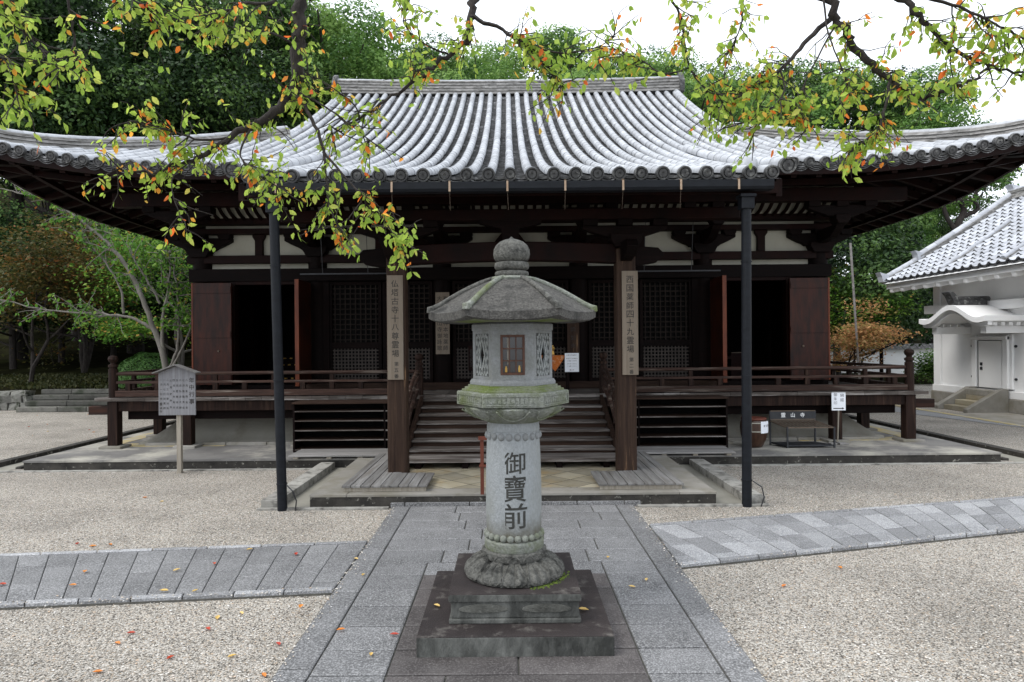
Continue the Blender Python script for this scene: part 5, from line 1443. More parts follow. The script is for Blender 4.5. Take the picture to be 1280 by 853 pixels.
# courtyard wall behind right
t = thing('courtyard_wall', 'low white plaster wall with dark tiled coping behind the storehouse', 'wall', (14.5, 25.5, 0))
o = MB(); o.box(10.5, 22, 25.4, 25.6, .25, 1.22); o.build('wall_face', 'plaster_white', t)
o = MB(); o.box(10.5, 22, 25.3, 25.7, 0, .25); o.build('wall_footing', 'stone_wall', t)
o = MB()
x = 10.5
while x < 22: o.prism([(25.18,1.22),(25.82,1.22),(25.5,1.42)], x+.01, x+.26, 'x'); x += .27
o.build('coping_tiles', 'tile_disc', t)
# left stone retaining wall and steps
t = thing('stone_steps', 'three worn stone steps flanked by rubble in the low wall at far left', 'steps', (-10.9, 16.9, 0))
for k in range(4):
    o = MB(); x = -12.0
    while x < -9.7: x2 = min(-9.65, x+rng.uniform(.7,1.1)); o.box(x+.004, x2-.004, 16.55+.3*k, 17.6, .125*k if k else 0, .125*(k+1)-.004); x = x2
    o.build('stone_step', 'stone_wall', t, bevel=.02)
def rubble(name, label, x0, x1, y, h):
    t = MB()
    z = 0
    while z < h:
        hh = rng.uniform(.12,.2); x = x0
        while x < x1:
            w = rng.uniform(.18,.45); t.box(x+.01, min(x1,x+w)-.01, y-rng.uniform(0,.06), y+.3, z+.006, min(h,z+hh)); x += w
        z += hh
    t.v = [(a+rng.uniform(-.03,.03), b+rng.uniform(-.03,.03), max(0, c+rng.uniform(-.025,.025))) for a, b, c in t.v]
    tag(t.build(name, 'stone_rubble', bevel=.02, root=((x0+x1)/2, y, 0)), label, 'wall')
rubble('retaining_wall', 'low rubble stone wall right of the worn steps, behind the left veranda', -9.55, -5.2, 17.1, .50)
rubble('retaining_wall', 'low rubble stone wall left of the worn steps at the frame edge', -20, -12.1, 17.1, .48)

# ------------------------------------------------------------------ foliage
def leaf_mesh_arrays(cent, nrm, size, rs, shape='quad', fold=.25):
    """cent (n,3), nrm (n,3) ; rhombus leaves as 2 triangles folded on the midrib"""
    n = len(cent); nrm = nrm/np.maximum(1e-6, np.linalg.norm(nrm, axis=1, keepdims=True))
    rnd = rs.normal(size=(n,3)); t = rnd - (rnd*nrm).sum(1, keepdims=True)*nrm; t /= np.maximum(1e-6, np.linalg.norm(t, axis=1, keepdims=True))
    b = np.cross(nrm, t); s = (size*rs.uniform(.7,1.3,size=n))[:,None]
    tip = cent + t*s*.5; base = cent - t*s*.5; l = cent + b*s*.3 + nrm*s*fold*.3; r = cent - b*s*.3 + nrm*s*fold*.3
    v = np.stack([base, r, tip, l], 1).reshape(-1,3)
    return v
def leaves_obj(name, v, tint, m, parent=None, k=4):
    n = len(v)//k; me = bpy.data.meshes.new(name)
    me.vertices.add(len(v)); me.vertices.foreach_set('co', v.astype(np.float32).ravel())
    me.loops.add(n*k); me.loops.foreach_set('vertex_index', np.arange(n*k, dtype=np.int32))
    me.polygons.add(n); me.polygons.foreach_set('loop_start', np.arange(n, dtype=np.int32)*k)
    me.update(calc_edges=True); me.validate()
    at = me.attributes.new('tint', 'FLOAT', 'FACE'); at.data.foreach_set('value', np.clip(tint, 0, 1).astype(np.float32))
    me.materials.append(MATS[m]); o = bpy.data.objects.new(name, me); COL.objects.link(o)
    if parent is not None: o.parent = parent
    return o
def crown(seed, cx, rx, rz, zc, nclump, nleaf, size, clr=(.9,1.7), flat=.75, tspread=.25, low=-.6):
    rs = np.random.RandomState(seed)
    V = []; T = []
    for i in range(nclump):
        while True:
            d_ = rs.normal(size=3); d_ /= np.linalg.norm(d_)
            if d_[2] > low: break
        rr = rs.uniform(.45,1)**.5
        c = np.array([d_[0]*rx*rr, d_[1]*rx*rr, zc + d_[2]*rz*rr]); cr = rs.uniform(*clr); n = int(nleaf/nclump*(cr/np.mean(clr))**2)
        dd = rs.normal(size=(n,3)); dd /= np.linalg.norm(dd, axis=1, keepdims=True)
        rad = cr*rs.uniform(.35,1.0,size=(n,1))**.35*(1+rs.normal(size=(n,1))*.05)
        p = c + dd*rad*np.array([1,1,flat]); nr = dd*.7 + np.array([0,0,.55]) + rs.normal(size=(n,3))*.5
        V.append(leaf_mesh_arrays(p, nr, size, rs)); T.append(np.clip(rs.uniform(.0,.95)+rs.normal(size=n)*tspread*.5, 0, 1))
    return np.concatenate(V), np.concatenate(T)
def make_tree(seed, h, rx, label, leafm, barkm='bark', nclump=60, nleaf=11000, size=.22, crown_from=.35, kind='evergreen_tree', flat=.75, clr=(.9,1.6)):
    rnd_ = random.Random(seed)
    t = thing(kind, label, 'tree', (0,0,0), 'trees of the wooded hill')
    o = MB(); top = Vector((rnd_.uniform(-.4,.4), rnd_.uniform(-.4,.4), h*.82))
    pts = [Vector((0,0,-.3)), Vector((.05,.02,h*.25)), Vector((top.x*.5, top.y*.5+.1, h*.55)), top]
    o.tube(pts, [h*.020, h*.016, h*.011, h*.004], 8)
    for k in range(9):
        a = rnd_.uniform(0,6.28); z = h*rnd_.uniform(crown_from*.8,.75); q = rnd_.uniform(.5,.95)
        p0 = Vector((0,0,z)); p1 = Vector((math.cos(a)*rx*q*.5, math.sin(a)*rx*q*.5, z+h*.05)); p2 = Vector((math.cos(a)*rx*q, math.sin(a)*rx*q, z+h*.13))
        o.tube([p0,p1,p2], [h*.007,h*.005,h*.002], 5)
    o.build('trunk', barkm, t, smooth=60)
    zc = h*(crown_from+1)/2; rz = h*(1-crown_from)/2
    v, ti = crown(seed, 0, rx-.6, rz-.5, zc, nclump, nleaf, size, flat=flat, clr=clr)
    leaves_obj('crown', v, ti, leafm, t)
    return t
T1 = make_tree(11, 12, 3.6, 'x', 'leaf_forest', crown_from=.28, nclump=60, nleaf=36000, size=.125, clr=(.6,1.25), flat=.6)
T2 = make_tree(12, 12, 3.1, 'x', 'leaf_forest_olive', crown_from=.22, nclump=90, nleaf=36000, size=.11, clr=(.35,.95), flat=.9)
T3 = make_tree(13, 12, 3.9, 'x', 'leaf_forest_bright', crown_from=.3, nclump=70, nleaf=38000, size=.125, clr=(.5,1.15), flat=.65)
T4 = make_tree(14, 6, 3.2, 'x', 'leaf_forest', crown_from=.05, nclump=70, nleaf=22000, size=.12, clr=(.5,1.0))
rg = random.Random(5)
# px, top py, depth, proto, label
FR = [
 # far left wood above the roof
 (20,-80,24,T1,'dark evergreen at the far left edge, its crown above the corner of the eave'),
 (95,-60,27,T3,'lighter green broadleaf with a bare grey trunk above the left eave'),
 (165,-90,25,T1,'dense dark evergreen rising between the left eave and the frame top'),
 (230,-70,29,T2,'olive-green conifer-like tree behind the thick overhanging branch'),
 (300,-60,26,T1,'dark evergreen just left of the thick overhanging branch'),
 (350,-40,31,T2,'olive tree in shade right beside the thick overhanging branch'),
 (412,-10,29,T3,'fresh green tree rising above the left end of the main ridge'),
 (455,22,33,T3,'bright green tree sloping down towards the gap of sky left of centre'),
 (505,52,38,T3,'lower bright tree left of centre behind the main ridge'),
 (565,38,37,T3,'rounded bright tree behind the ridge, under the central cherry limb'),
 (612,50,40,T3,'small bright tree behind the middle of the ridge'),
 (668,18,35,T3,'tall bright tree behind the middle of the ridge'),
 (722,66,40,T3,'low bright tree filling the dip right of the tall middle one'),
 (775,42,35,T3,'rounded bright tree behind the right part of the ridge'),
 (835,48,37,T3,'bright tree above the right end of the main ridge'),
 (895,70,33,T3,'leafy tree behind the right gable of the roof'),
 (950,60,34,T1,'dark green tree behind the roof hip at right'),
 (1010,50,32,T3,'full green tree above the right hip ridge'),
 (1070,64,34,T1,'dark green tree above the right roof corner'),
 (1130,76,33,T3,'grey-green tree nearest the open sky at right'),
 (1160,130,30,T3,'last rounded tree before the open sky at right'),
 # second row filling
 (60,40,33,T2,'shaded olive tree deep in the left wood'),
 (200,20,35,T1,'shaded evergreen deep in the left wood behind the others'),
 (330,30,38,T1,'shaded evergreen at the back, behind the thick branch'),
 (540,70,30,T3,'low green crown just over the left half of the ridge'),
 (700,72,31,T3,'low green crown just over the middle of the ridge'),
 (860,84,30,T3,'low green crown just over the right end of the ridge'),
 (-60,-60,22,T1,'evergreen partly out of frame at the left edge'),
 # under the eaves right
 (1045,210,22.5,T4,'dark shrubby evergreen behind the orange maple'),
 (1095,205,27,T3,'green broadleaf beyond the white wall, under the right eave'),
 (1135,232,29,T1,'dark evergreen beyond the white wall near the storehouse roof'),
 (1190,262,31,T3,'light tree crown peeping over the storehouse verge'),
 (1180,330,28,T4,'low dark evergreen between the white wall and the storehouse'),
 (1120,330,28,T4,'low dark evergreen right behind the white wall coping'),
 (1000,200,24,T1,'dark evergreen half hidden by the right side wall of the hall'),
 # left low background
 (15,225,21.5,T4,'low dark evergreen behind the far left maples'),
 (75,240,23,T4,'low dark evergreen in the shade behind the worn steps'),
 (140,250,24,T4,'low dark evergreen behind the clipped round bush'),
 (205,255,23,T4,'low dark evergreen beside the hall corner at left'),
 (255,240,26,T1,'dark evergreen half hidden by the left side of the hall'),
 (-40,240,22,T4,'low dark evergreen partly out of frame at left'),
 (110,330,26,T4,'small dark evergreen low in the left shade'),
 (30,340,27,T4,'small dark evergreen low behind the far left steps'),
 (175,340,28,T4,'small dark evergreen low behind the grey-limbed cherry'),
]
protos = {}
used = set()
for (px, py, Y, T, lab) in FR:
    c = P(px, py, Y); z0 = hill(c.x, Y); H = 12 if T is not T4 else 6
    s_ = max(.35, (c.z-z0)/(H+.5)); 
    if T.name not in used: 
        used.add(T.name); o = T; o.location = (c.x, Y, z0); o.rotation_euler = (0,0,rg.uniform(0,6.28)); w_ = min(s_, 1.25); o.scale = (w_, w_, s_); o['label'] = lab
    else:
        w_ = min(s_, 1.25); dup(T, (c.x, Y, z0), rg.uniform(0,6.28), (w_, w_, s_), lab)

# maples and small trees by hand
def branchy(o, start, dirv, length, rad, depth, rnd_, tips, gn=.15, seg=5, splits=3, spread=.7, up=.1, minr=.004):
    pts = [Vector(start)]; d_ = Vector(dirv).normalized(); rr = [rad]
    for i in range(seg):
        d_ = (d_ + Vector((rnd_.gauss(0,gn), rnd_.gauss(0,gn), rnd_.gauss(0,gn)+up*.3))).normalized()
        pts.append(pts[-1]+d_*length/seg); rr.append(max(minr, rad*(1-.55*(i+1)/seg)))
    o.tube(pts, rr, 6, cap=False)
    tips.extend(pts[2:] if depth <= 1 else pts[-1:])
    if depth > 0:
        for k in range(splits):
            i = rnd_.randint(seg//2, seg); dd = (d_ + Vector((rnd_.gauss(0,spread), rnd_.gauss(0,spread), rnd_.gauss(0,spread*.6)+up))).normalized()
            branchy(o, pts[i], dd, length*rnd_.uniform(.55,.8), rr[i]*.75, depth-1, rnd_, tips, gn, seg, splits, spread, up, minr)
def small_tree(kind, label, cat, base, dirs, L, rad, depth, leafm, nleaf, lsize, barkm, seed, flat=.25, clump=.5, spread=.6, up=.12, splits=3):
    rnd_ = random.Random(seed); rs = np.random.RandomState(seed)
    t = thing(kind, label, cat, base); o = MB(); tips = []
    for dv in dirs: branchy(o, base, dv, L, rad, depth, rnd_, tips, spread=spread, up=up, splits=splits)
    o.build('trunk', barkm, t, smooth=60)
    tp = np.array([tuple(p) for p in tips]); n = nleaf
    idx = rs.randint(0, len(tp), n); ct = rs.uniform(.1,.9,size=len(tp))
    p = tp[idx] + rs.normal(size=(n,3))*np.array([clump, clump, clump*flat]); nr = rs.normal(size=(n,3))*.45 + np.array([0,-.1,1])
    v = leaf_mesh_arrays(p - np.array(base), nr, lsize, rs); leaves_obj('foliage', v, ct[idx]+rs.normal(size=n)*.15, leafm, t)
    return t
def gbase(px, py): 
    p = G(px, py); z = hill(p.x, p.y); return G(px, py, z) if z else p
def base_at(px, Y):
    x = (px-637)/853*Y; return Vector((x, Y, hill(x, Y)))
small_tree('maple_tree', 'brownish spreading maple with a pale forked trunk at far left', 'tree', base_at(38, 18.5), [(-.15,0,1),(.2,-.1,1)], 2.2, .06, 3, 'leaf_maple_brown', 9000, .10, 'bark', 21, clump=.34, flat=.28, spread=.8)
small_tree('maple_tree', 'brown-green maple behind, its crown just under the left eave', 'tree', base_at(105, 20.5), [(-.3,0,1),(.2,-.1,1),(0,.1,1)], 2.4, .08, 3, 'leaf_maple_brown', 9000, .11, 'bark', 22, clump=.38, flat=.3, spread=.8)
small_tree('maple_tree', 'bright green maple between the grey limbs and the hall corner', 'tree', base_at(225, 18.8), [(-.25,0,1),(.15,-.1,1)], 2.0, .07, 3, 'leaf_maple_green', 9000, .10, 'bark_grey', 23, clump=.34, flat=.3, spread=.75)
small_tree('maple_tree', 'orange-leaved maple beyond the right end of the veranda', 'tree', base_at(1062, 19.5), [(-.12,0,1),(.12,-.1,1)], 1.15, .05, 3, 'leaf_maple_orange', 6500, .085, 'bark', 24, clump=.28, flat=.16, spread=.8)
small_tree('maple_tree', 'pale green small maple above the orange one, right of the hall', 'tree', base_at(1042, 21.0), [(-.06,0,1),(.02,-.1,1)], 2.1, .06, 2, 'leaf_maple_green', 5000, .11, 'bark_grey', 29, clump=.30, flat=.3, spread=.45)
small_tree('shrub', 'low green shrub beside the storehouse in front of the white wall', 'shrub', base_at(1172, 23.5), [(-.3,0,1),(.3,-.1,1),(0,.2,1)], .6, .03, 2, 'leaf_forest_bright', 3500, .10, 'bark', 25, clump=.22, flat=.6)
# clipped bush
def bush(label, c, r, seed):
    rs = np.random.RandomState(seed); n = 9000; d_ = rs.normal(size=(n,3)); d_ /= np.linalg.norm(d_, axis=1, keepdims=True); d_[:,2] = np.abs(d_[:,2])*1.0
    t = thing('round_bush', label, 'bush', c)
    bump_ = 1+.05*np.sin(d_[:,0]*9+seed)*np.cos(d_[:,1]*8)
    p = d_*r*bump_[:,None]*np.array([1,1,1.05]) + np.array([0,0,r*.15]); v = leaf_mesh_arrays(p, d_+rs.normal(size=(n,3))*.35, .055, rs)
    leaves_obj('foliage', v, rs.uniform(0,1,size=n), 'leaf_bush', t)
    o = MB(); o.sphere((c[0],c[1],c[2]+r*.3), r*.86, 16, 10); o.tube([(c[0],c[1],c[2]-.1),(c[0],c[1],c[2]+.4)], .05, 6); o.build('dark_core_stem', 'forest_floor', t)  # dark ball paints the inner shade behind the leaves; tube is the stem
b_ = base_at(186, 17.6); bush('clipped round green bush at the foot of the grey-limbed cherry', (b_.x, b_.y, .45), .80, 4)
b_ = base_at(1180, 24.6)

# grey-limbed leaning cherry at left (Y 15-16)
def limb_tree(kind, label, base, limbs, barkm, leafm, seed, lsize, twig_n, leaves_per, trunkn='trunk', rad_scale=1.0, twig_len=(.2,.5), from_frac=.3, down=.0, limb_name='limb', dens=1.0):
    rnd_ = random.Random(seed); rs = np.random.RandomState(seed)
    t = thing(kind, label, 'tree', base)
    V = []; TT = []; tw = MB()
    for li, (pts, rin, r1, tn) in enumerate(limbs):
        r0 = rin[0] if isinstance(rin, list) else rin; tn = int(round(tn*dens))
        pts = [Vector(p) for p in pts]
        # smooth by catmull-rom
        sp = []
        for i in range(len(pts)-1):
            a, b, c, d_ = pts[max(i-1,0)], pts[i], pts[i+1], pts[min(i+2,len(pts)-1)]
            for k in range(6):
                u = k/6; sp.append(.5*((2*b)+(c-a)*u+(2*a-5*b+4*c-d_)*u*u+(3*b-a-3*c+d_)*u**3))
        sp.append(pts[-1]); n = len(sp)
        sp = [p+Vector((rnd_.gauss(0,1),rnd_.gauss(0,1),rnd_.gauss(0,1)))*min(.012, r0*.25)*(1 if 0 < i < n-1 else 0) for i, p in enumerate(sp)]
        if isinstance(rin, list): RRs = [rin[min(len(rin)-1, i//6)] + (rin[min(len(rin)-1, i//6+1)]-rin[min(len(rin)-1, i//6)])*((i % 6)/6) for i in range(n)]
        else: RRs = [r0+(r1-r0)*(i/(n-1))**.8 for i in range(n)]
        o = MB(); o.tube(sp, RRs, 9 if r0 > .02 else 6, cap=True)
        o.build(trunkn if li == 0 and trunkn == 'trunk' else limb_name, barkm, t, smooth=60)
        if tn <= 0: continue
        for q in range(tn):
            i = int(n*(from_frac + (1-from_frac)*rnd_.random())); i = min(i, n-2)
            p = sp[i]; ax = (sp[i+1]-sp[i]).normalized()
            d_ = (ax*.7+Vector((rnd_.gauss(0,.55), rnd_.gauss(0,.55), rnd_.gauss(0,.5)-down))).normalized()
            L_ = rnd_.uniform(*twig_len); m = 5; tp = [p]; 
            for k in range(m):
                d_ = (d_+Vector((rnd_.gauss(0,.2), rnd_.gauss(0,.2), rnd_.gauss(0,.2)-down*.25))).normalized(); tp.append(tp[-1]+d_*L_/m)
            tw.tube(tp, [.0045*rad_scale*(1-.6*k/m) for k in range(m+1)], 4, cap=False)
            # side spur
            if rnd_.random() < .6:
                e = (d_+Vector((rnd_.gauss(0,.8), rnd_.gauss(0,.8), rnd_.gauss(0,.6)))).normalized(); tp2 = [tp[2], tp[2]+e*L_*.25, tp[2]+e*L_*.45+Vector((0,0,-.02))]; tw.tube(tp2, .0025*rad_scale, 4, cap=False); allp = tp[1:]+tp2[1:]
            else: allp = tp[1:]
            base_t = rnd_.random()
            for p2 in allp:
                for _ in range(leaves_per):
                    if rnd_.random() < .35: continue
                    TT.append((base_t, p2))
    tw.build('twigs', barkm if rad_scale > 1.5 else 'bark', t)
    if TT:
        n = len(TT); c = np.array([tuple(p) for _, p in TT]) - np.array(base)
        # hanging leaves: axis mostly down/out, 6-vertex pointed leaf with midrib fold
        ax = rs.normal(size=(n,3))*np.array([.55,.55,.35]) + np.array([0,0,-.75]); ax /= np.linalg.norm(ax, axis=1, keepdims=True)
        rn = rs.normal(size=(n,3)); sd = np.cross(ax, rn); sd /= np.linalg.norm(sd, axis=1, keepdims=True); nn = np.cross(sd, ax)
        s = (lsize*rs.uniform(.6,1.2,size=n))[:,None]; o_ = c + rs.normal(size=(n,3))*.008 + ax*s*.15
        f = rs.uniform(.1,.45,size=(n,1)); cv = rs.uniform(-.1,.25,size=(n,1))
        b0 = o_; m1 = o_+ax*s*.35; m2 = o_+ax*s*.72+nn*s*cv*.3; tp_ = o_+ax*s*1.0+nn*s*cv*.7
        l1 = m1+sd*s*.27+nn*s*f*.27; l2 = m2+sd*s*.20+nn*s*f*.2; r1_ = m1-sd*s*.27+nn*s*f*.27; r2_ = m2-sd*s*.20+nn*s*f*.2
        # two halves, each a pentagon-ish quad pair: use 2 polygons of 5 verts (base,m1,m2,tip + side) -> quads
        q1 = np.stack([b0, l1, l2, tp_], 1); q2 = np.stack([b0, tp_, r2_, r1_], 1)
        # include the midrib by quads base,l1,l2,tip share line base-tip
        v = np.stack([q1, q2], 1).reshape(-1,3)
        bt = np.array([a for a, _ in TT]); tv = np.clip(rs.beta(1.6,2.6,size=n)*.72 + (rs.uniform(size=n) < .13)*rs.uniform(.25,.6,size=n) + (bt-.5)*.12, 0, 1)
        tv = np.where(rs.uniform(size=n) < .10*(bt > .5)+.035, rs.uniform(.80,.97,size=n), np.minimum(tv, .78 if True else 1))
        leaves_obj('foliage', v, np.repeat(tv, 2), leafm, t)
    return t
YL = 15.5
b_ = base_at(205, YL)
def Q(px, py, Y=YL): return P(px, py, Y)
limb_tree('leaning_cherry', 'sparse cherry with pale grey limbs leaning left beside the hall corner', (Q(208,470).x, YL, 0),
 [([(Q(208,512).x,YL,0), Q(205,450), Q(188,400), Q(168,350), Q(140,310), Q(100,275), Q(60,250), Q(10,238)], .085, .012, 40),
  ([Q(192,412), Q(165,398), Q(120,392), Q(60,388), Q(-10,372)], .042, .010, 40),
  ([Q(205,450), Q(203,400), Q(212,350), Q(212,312)], .05, .012, 20),
  ([Q(155,392), Q(150,360), Q(130,325), Q(105,300), Q(108,285)], .032, .010, 20),
  ([Q(208,470), Q(222,430), Q(222,370), Q(216,330)], .042, .012, 20),
  ([Q(200,380), Q(190,360), Q(170,330), Q(162,305)], .03, .012, 8),
  ([Q(215,460), Q(235,420), Q(240,390)], .03, .012, 8)],
 'bark_grey', 'leaf_maple_green', 31, .10, 0, 3, rad_scale=2.6, twig_len=(.3,.8), from_frac=.35)
# pine limbs against the sky, right
YP = 26
limb_tree('old_pine', 'old tree with bare twisted dark limbs against the white sky at right', (P(1180,470,YP).x, YP, 0),
 [([(P(1180,470,YP).x,YP,0), P(1188,380,YP), P(1196,290,YP), P(1205,262,YP), P(1196,245,YP), P(1210,232,YP)], .22, .05, 3),
  ([P(1205,270,YP), P(1222,262,YP), P(1218,245,YP), P(1238,228,YP), P(1260,215,YP)], .10, .03, 16),
  ([P(1196,292,YP), P(1180,262,YP), P(1195,240,YP), P(1225,222,YP), P(1275,212,YP)], .10, .03, 22),
  ([P(1200,250,YP), P(1160,240,YP), P(1130,236,YP)], .06, .02, 16)],
 'bark', 'leaf_forest_bright', 33, .16, 0, 3, rad_scale=4, twig_len=(.6,1.3), from_frac=.2)

# overhanging cherries
trunkL = Vector((-4.0, 2.0, 0)); topL = Vector((-3.7, 2.3, 3.0))
A = lambda px, py, Y=4.5: P(px, py, Y)
limb_tree('cherry_tree', 'cherry with autumn leaves whose thick dark limb bends over the left eave', tuple(trunkL),
 [([trunkL, (-3.9,2.1,1.5), topL], .17, .13, 0),
  ([topL, (-3.0,3.0,4.4), (-1.9,4.0,4.75), A(376,-45), A(377,5), A(375,58), A(366,112), A(342,138,4.45), A(292,170,4.4), A(240,200,4.3), A(190,215,4.25), A(140,214,4.2)], [.085,.07,.06,.048,.044,.042,.038,.030,.020,.013,.008,.005], 0, 64),
  ([A(366,112), A(384,138,4.4), A(402,180,4.3), A(408,225,4.25), A(412,262,4.2), A(428,290,4.15)], .016, .003, 20),
  ([A(404,190,4.3), A(440,232,4.2), A(470,262,4.15), A(500,305,4.1)], .009, .003, 26),
  ([A(290,172,4.4), A(250,175,4.3), A(205,160,4.2), A(160,150,4.1)], .010, .003, 24),
  ([A(320,150,4.42), A(300,190,4.3), A(318,215,4.2), A(350,235,4.2)], .008, .003, 22),
  ([A(245,198,4.3), A(215,225,4.2), A(225,270,4.15), A(232,290,4.1)], .006, .002, 6),
  ([A(374,60), A(340,42,4.3), A(300,38,4.2), A(262,20,4.1)], .010, .003, 20),
  ([(-2.4,3.6,4.7), A(330,-25,4.0), A(300,5,3.9), A(272,18,3.9)], .02, .003, 14),
  ([(-3.0,3.0,4.4), A(90,-90,3.6), A(88,-10,3.6), A(92,45,3.6), A(100,78,3.6)], .014, .003, 9),
  ([(-3.2,2.8,4.2), A(-60,-60,3.3), A(0,0,3.3), A(35,45,3.3), A(75,88,3.3)], .02, .003, 22),
  ([A(-60,-60,3.3), A(-40,30,3.2), A(0,80,3.2), A(28,120,3.2)], .016, .003, 20),
  ([A(90,-90,3.6), A(130,-30,3.7), A(165,0,3.7), A(200,15,3.7)], .012, .003, 14),
 ], 'bark', 'leaf_cherry', 41, .054, 0, 2, dens=1.05, rad_scale=1, twig_len=(.10,.32), from_frac=.36, down=.08)
trunkM = Vector((-2.6, 1.2, 0))
limb_tree('cherry_tree', 'cherry whose long dark limb hangs across the middle of the main ridge', tuple(trunkM),
 [([trunkM, (-2.5,1.3,1.8), (-2.2,1.7,3.2)], .14, .11, 0),
  ([(-2.2,1.7,3.2), (-1.4,3.2,4.6), A(594,-60,4.7), A(590,5,4.7), A(585,48,4.7), A(576,58,4.7), A(535,88,4.65), A(490,122,4.6), A(450,150,4.5), A(405,165,4.4)], [.075,.05,.034,.027,.022,.019,.013,.010,.008,.005], 0, 34),
  ([A(589,22,4.7), A(628,38,4.6), A(670,70,4.5), A(705,110,4.45)], .018, .004, 40),
  ([A(650,50,4.55), A(690,65,4.45), A(740,62,4.4), A(770,45,4.3)], .008, .003, 16),
  ([A(560,68,4.68), A(530,55,4.6), A(505,30,4.5), A(510,10,4.5)], .008, .003, 16),
  ([A(500,115,4.6), A(515,100,4.5), A(520,80,4.5)], .006, .003, 8),
  ([A(366,112,4.5), A(400,130,4.4), A(440,158,4.35), A(480,190,4.3)], .009, .003, 10),
  ([A(450,150,4.5), A(440,128,4.4), A(400,100,4.4), A(380,90,4.4)], .006, .003, 10),
 ], 'bark', 'leaf_cherry', 42, .054, 0, 2, dens=1.05, rad_scale=1, twig_len=(.10,.32), from_frac=.34, down=.08)
trunkR = Vector((4.2, 2.0, 0))
limb_tree('cherry_tree', 'cherry whose curved limb sweeps over the right eave with mostly green leaves', tuple(trunkR),
 [([trunkR, (4.1,2.1,1.8), (3.8,2.4,3.3)], .16, .12, 0),
  ([(3.8,2.4,3.3), (3.2,3.4,4.6), A(1020,-70,4.4), A(1038,8,4.4), A(1055,38,4.4), A(1080,72,4.4), A(1112,98,4.4), A(1150,120,4.35), A(1195,108,4.3), A(1235,88,4.3), A(1290,60,4.3)], [.075,.05,.034,.027,.025,.023,.020,.015,.010,.008,.006], 0, 44),
  ([A(1040,20), A(1005,55,4.4), A(975,88,4.3), A(935,115,4.25), A(900,130,4.2)], .020, .003, 44),
  ([A(1113,98,4.4), A(1106,135,4.3), A(1095,165,4.25), A(1062,192,4.2)], .012, .003, 34),
  ([A(1028,-8,4.4), A(1035,40,4.3), A(1052,85,4.25), A(1062,120,4.2)], .008, .003, 18),
  ([(3.2,3.4,4.6), A(1110,-50,4.0), A(1132,2,4.0), A(1165,36,4.0), A(1195,66,3.95), A(1240,82,3.9), A(1290,100,3.9)], .028, .005, 30),
  ([A(1125,-8,4.0), A(1190,6,3.9), A(1240,28,3.85), A(1300,60,3.8)], .012, .004, 24),
  ([A(1020,-70,4.4), A(850,-25,4.3), A(854,30,4.3), A(862,85,4.25), A(885,115,4.2)], .012, .003, 22),
  ([A(930,-60,4.4), A(928,-5,4.3), A(925,35,4.2), A(908,70,4.2)], .009, .003, 14),
  ([A(975,88,4.3), A(980,115,4.2), A(960,140,4.2), A(935,155,4.15)], .007, .003, 18),
  ([A(862,85,4.25), A(830,92,4.2), A(800,75,4.2), A(770,62,4.2)], .006, .003, 14),
  ([A(1045,30,4.4), A(1010,95,4.3), A(1000,130,4.25), A(1015,160,4.2)], .006, .003, 22),
 ], 'bark', 'leaf_cherry', 43, .054, 0, 2, dens=1.05, rad_scale=1, twig_len=(.10,.32), from_frac=.34, down=.08)

# fallen leaves
spots = [(147,806,'o'),(122,842,'o'),(244,740,'y'),(302,768,'y'),(330,846,'o'),(164,793,'r'),(260,788,'r'),(272,774,'y'),(213,824,'r'),(290,822,'y'),(348,807,'r'),
 (106,716,'o'),(91,733,'o'),(3,732,'r'),(221,714,'y'),(312,688,'y'),(370,694,'r'),(268,706,'r'),(426,789,'o'),(464,820,'y'),(493,795,'r'),(454,720,'y'),(445,700,'y'),
 (760,698,'y'),(790,735,'y'),(808,726,'y'),(546,759,'y'),(729,764,'y'),(980,734,'o'),(1050,711,'o'),(97,681,'r'),(116,684,'o'),(138,682,'o'),(181,623,'o'),(202,628,'y'),
 (47,520,'o'),(59,531,'o'),(36,534,'r'),(41,545,'o'),(60,540,'y'),(110,519,'o'),(112,538,'r'),(117,541,'o'),(205,740,'y'),(376,760,'o')]
FN = {'o': ('orange','leaf_fallen_orange'), 'r': ('red','leaf_fallen_red'), 'y': ('tan yellow','leaf_fallen_yellow')}
def where(px, py):
    if py < 560: return 'on the far gravel near the old steps'
    if px in (546, 729): return 'resting on the lantern base'
    if 350 < px < 940 and py > 640: return 'on the central stone path'
    if px < 440 and 685 < py < 745: return 'on the left side path'
    if px < 440 and py > 745: return 'on the near left gravel'
    if px > 900: return 'on the near right gravel'
    return 'on the gravel before the left veranda'
ORDN = ['leftmost', 'second from left', 'third from left', 'fourth from left', 'fifth from left', 'sixth from left', 'seventh from left', 'eighth from left', 'ninth from left', 'tenth from left']
GRP = {}
for (px, py, c) in sorted(spots): GRP.setdefault((c, where(px, py)), []).append((px, py))
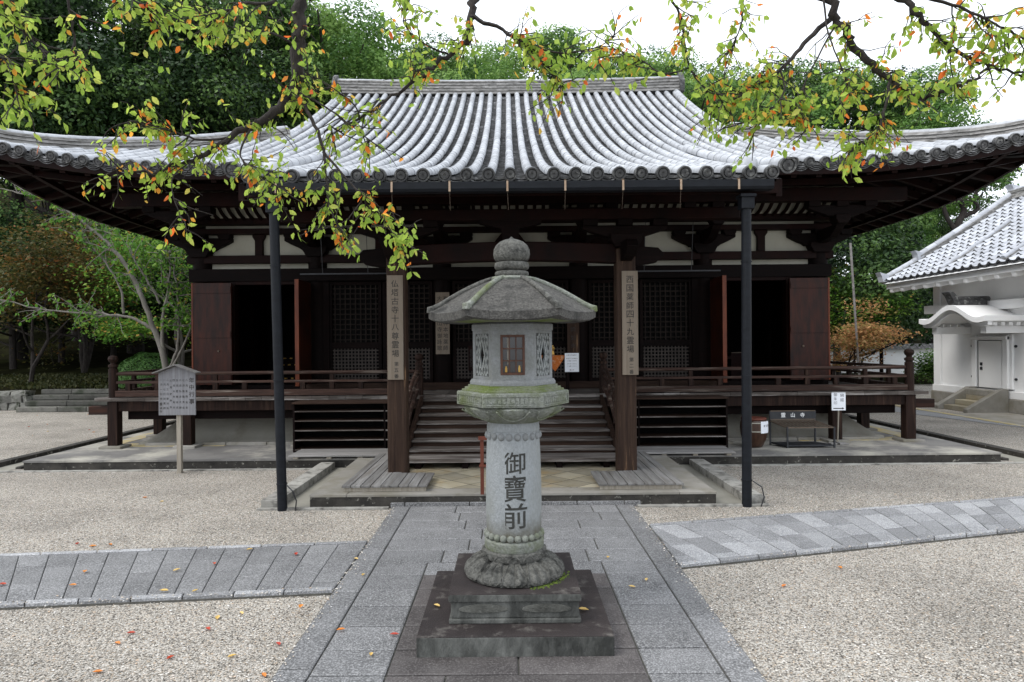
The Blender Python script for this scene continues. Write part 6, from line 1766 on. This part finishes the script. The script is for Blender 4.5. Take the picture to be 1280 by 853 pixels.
for (px, py, c) in spots:
    zz = .0 if not (350 < px < 940 and py > 640) else .033
    if where(px,py).startswith('on the left side'): zz = .034
    if px == 546: zz = .133
    if px == 729: zz = .133
    p = G(px, py, zz); rnd_ = rng; a = rnd_.uniform(0,6.28); s = rnd_.uniform(.022,.032); ca, sa = math.cos(a), math.sin(a)
    o = MB(); prf2 = [(-1,0,.10),(-.4,-.42,.30),(.3,-.40,.35),(1,0,.2),(.3,.40,.30),(-.4,.42,.28)]
    vs = [(p.x+(u*ca-v*sa)*s, p.y+(u*sa+v*ca)*s, p.z+.006+w*s) for u, v, w in prf2] + [(p.x-.4*ca*s, p.y-.4*sa*s, p.z+.006), (p.x+.3*ca*s, p.y+.3*sa*s, p.z+.006)]
    o.add(vs, [(0,1,6),(1,2,7,6),(2,3,7),(3,4,7),(4,5,6,7),(5,0,6)], rnd_.random())
    tag(o.build('fallen_leaf', FN[c][1], root=tuple(p)), ('%s fallen leaf %s' % (FN[c][0], where(px,py))) + ('' if len(GRP[(c, where(px,py))]) == 1 else ', %s' % ORDN[GRP[(c, where(px,py))].index((px,py))]), 'leaf', '%s fallen leaves %s' % (FN[c][0], where(px,py)))

# low grass strip on the bank at left
rs = np.random.RandomState(3); n = 5000
c = np.stack([rs.uniform(-22,-9.2,n), rs.uniform(17.5,20,n), np.zeros(n)], 1); c[:,2] = [hill(a, b)+.03 for a, b, _ in c]
v = leaf_mesh_arrays(c, rs.normal(size=(n,3))*np.array([1,1,.2]), .10, rs); tag(leaves_obj('grass', v, rs.uniform(size=n), 'grass_blade'), kind='stuff')

# loose gravel stones: on the near gravel and spilling over the path edges
rs = np.random.RandomState(9); N = 26000
def pebbles(name, c, sz, seed):
    rs = np.random.RandomState(seed); n = len(c)
    base = np.array([[1,0,0],[0,1,0],[-1,0,0],[0,-1,0],[0,0,.75],[0,0,-.6]], float)
    v = base[None]*(1+rs.uniform(-.3,.3,size=(n,6,1)))*sz[:,None,None]; a = rs.uniform(0,6.28,n); ca, sa = np.cos(a)[:,None], np.sin(a)[:,None]
    st = rs.uniform(.7,1.5,size=(n,1)); x = v[...,0]*st; y = v[...,1]
    v = np.stack([x*ca-y*sa, x*sa+y*ca, v[...,2]*rs.uniform(.6,1,size=(n,1))], 2) + c[:,None,:]
    tri = np.array([[0,1,4],[1,2,4],[2,3,4],[3,0,4],[1,0,5],[2,1,5],[3,2,5],[0,3,5]])
    vv = v[:, tri.ravel(), :].reshape(-1,3)
    return leaves_obj(name, vv, np.repeat(rs.uniform(size=n), 8), 'pebble', None, k=3)
xx = rs.uniform(-6,6,N); yy = 2.9+rs.uniform(0,1,N)**1.5*4.2
keep = (np.abs(xx-PX) > PW+.005) & (np.abs(xx) < .78*yy+.3)
L0, fr, nr, L3 = EL; fl, R1, R2, nl = ER
def line_y(a, b, x): return a.y+(b.y-a.y)*(x-a.x)/(b.x-a.x)
inl = (xx < 0) & (yy > line_y(L3, nr, xx)+.01) & (yy < line_y(L0, fr, xx)-.01)
inr = (xx > 0) & (yy > line_y(nl, R2, xx)+.01) & (yy < line_y(fl, R1, xx)-.01)
kerbs = (np.abs(xx) < 2.5) & (yy > 6.5)
k = keep & ~inl & ~inr & ~kerbs
c = np.stack([xx[k], yy[k], np.full(k.sum(), .003)], 1)
e = []
for _ in range(420):
    t_ = rs.uniform(); sgn = rs.choice([-1,1]); y = rs.uniform(2.9,6.5); e.append((PX+sgn*(PW-abs(rs.normal())*.03), y, .036))
for (a, b) in ((L0,fr),(L3,nr),(fl,R1),(nl,R2)):
    for _ in range(260):
        p = lerp(a, b, rs.uniform()); e.append((p.x, p.y+rs.normal()*.03, .037))
c = np.concatenate([c, np.array(e)])
tag(pebbles('gravel', c, rs.uniform(.0035,.0075,len(c)), 10), kind='stuff')
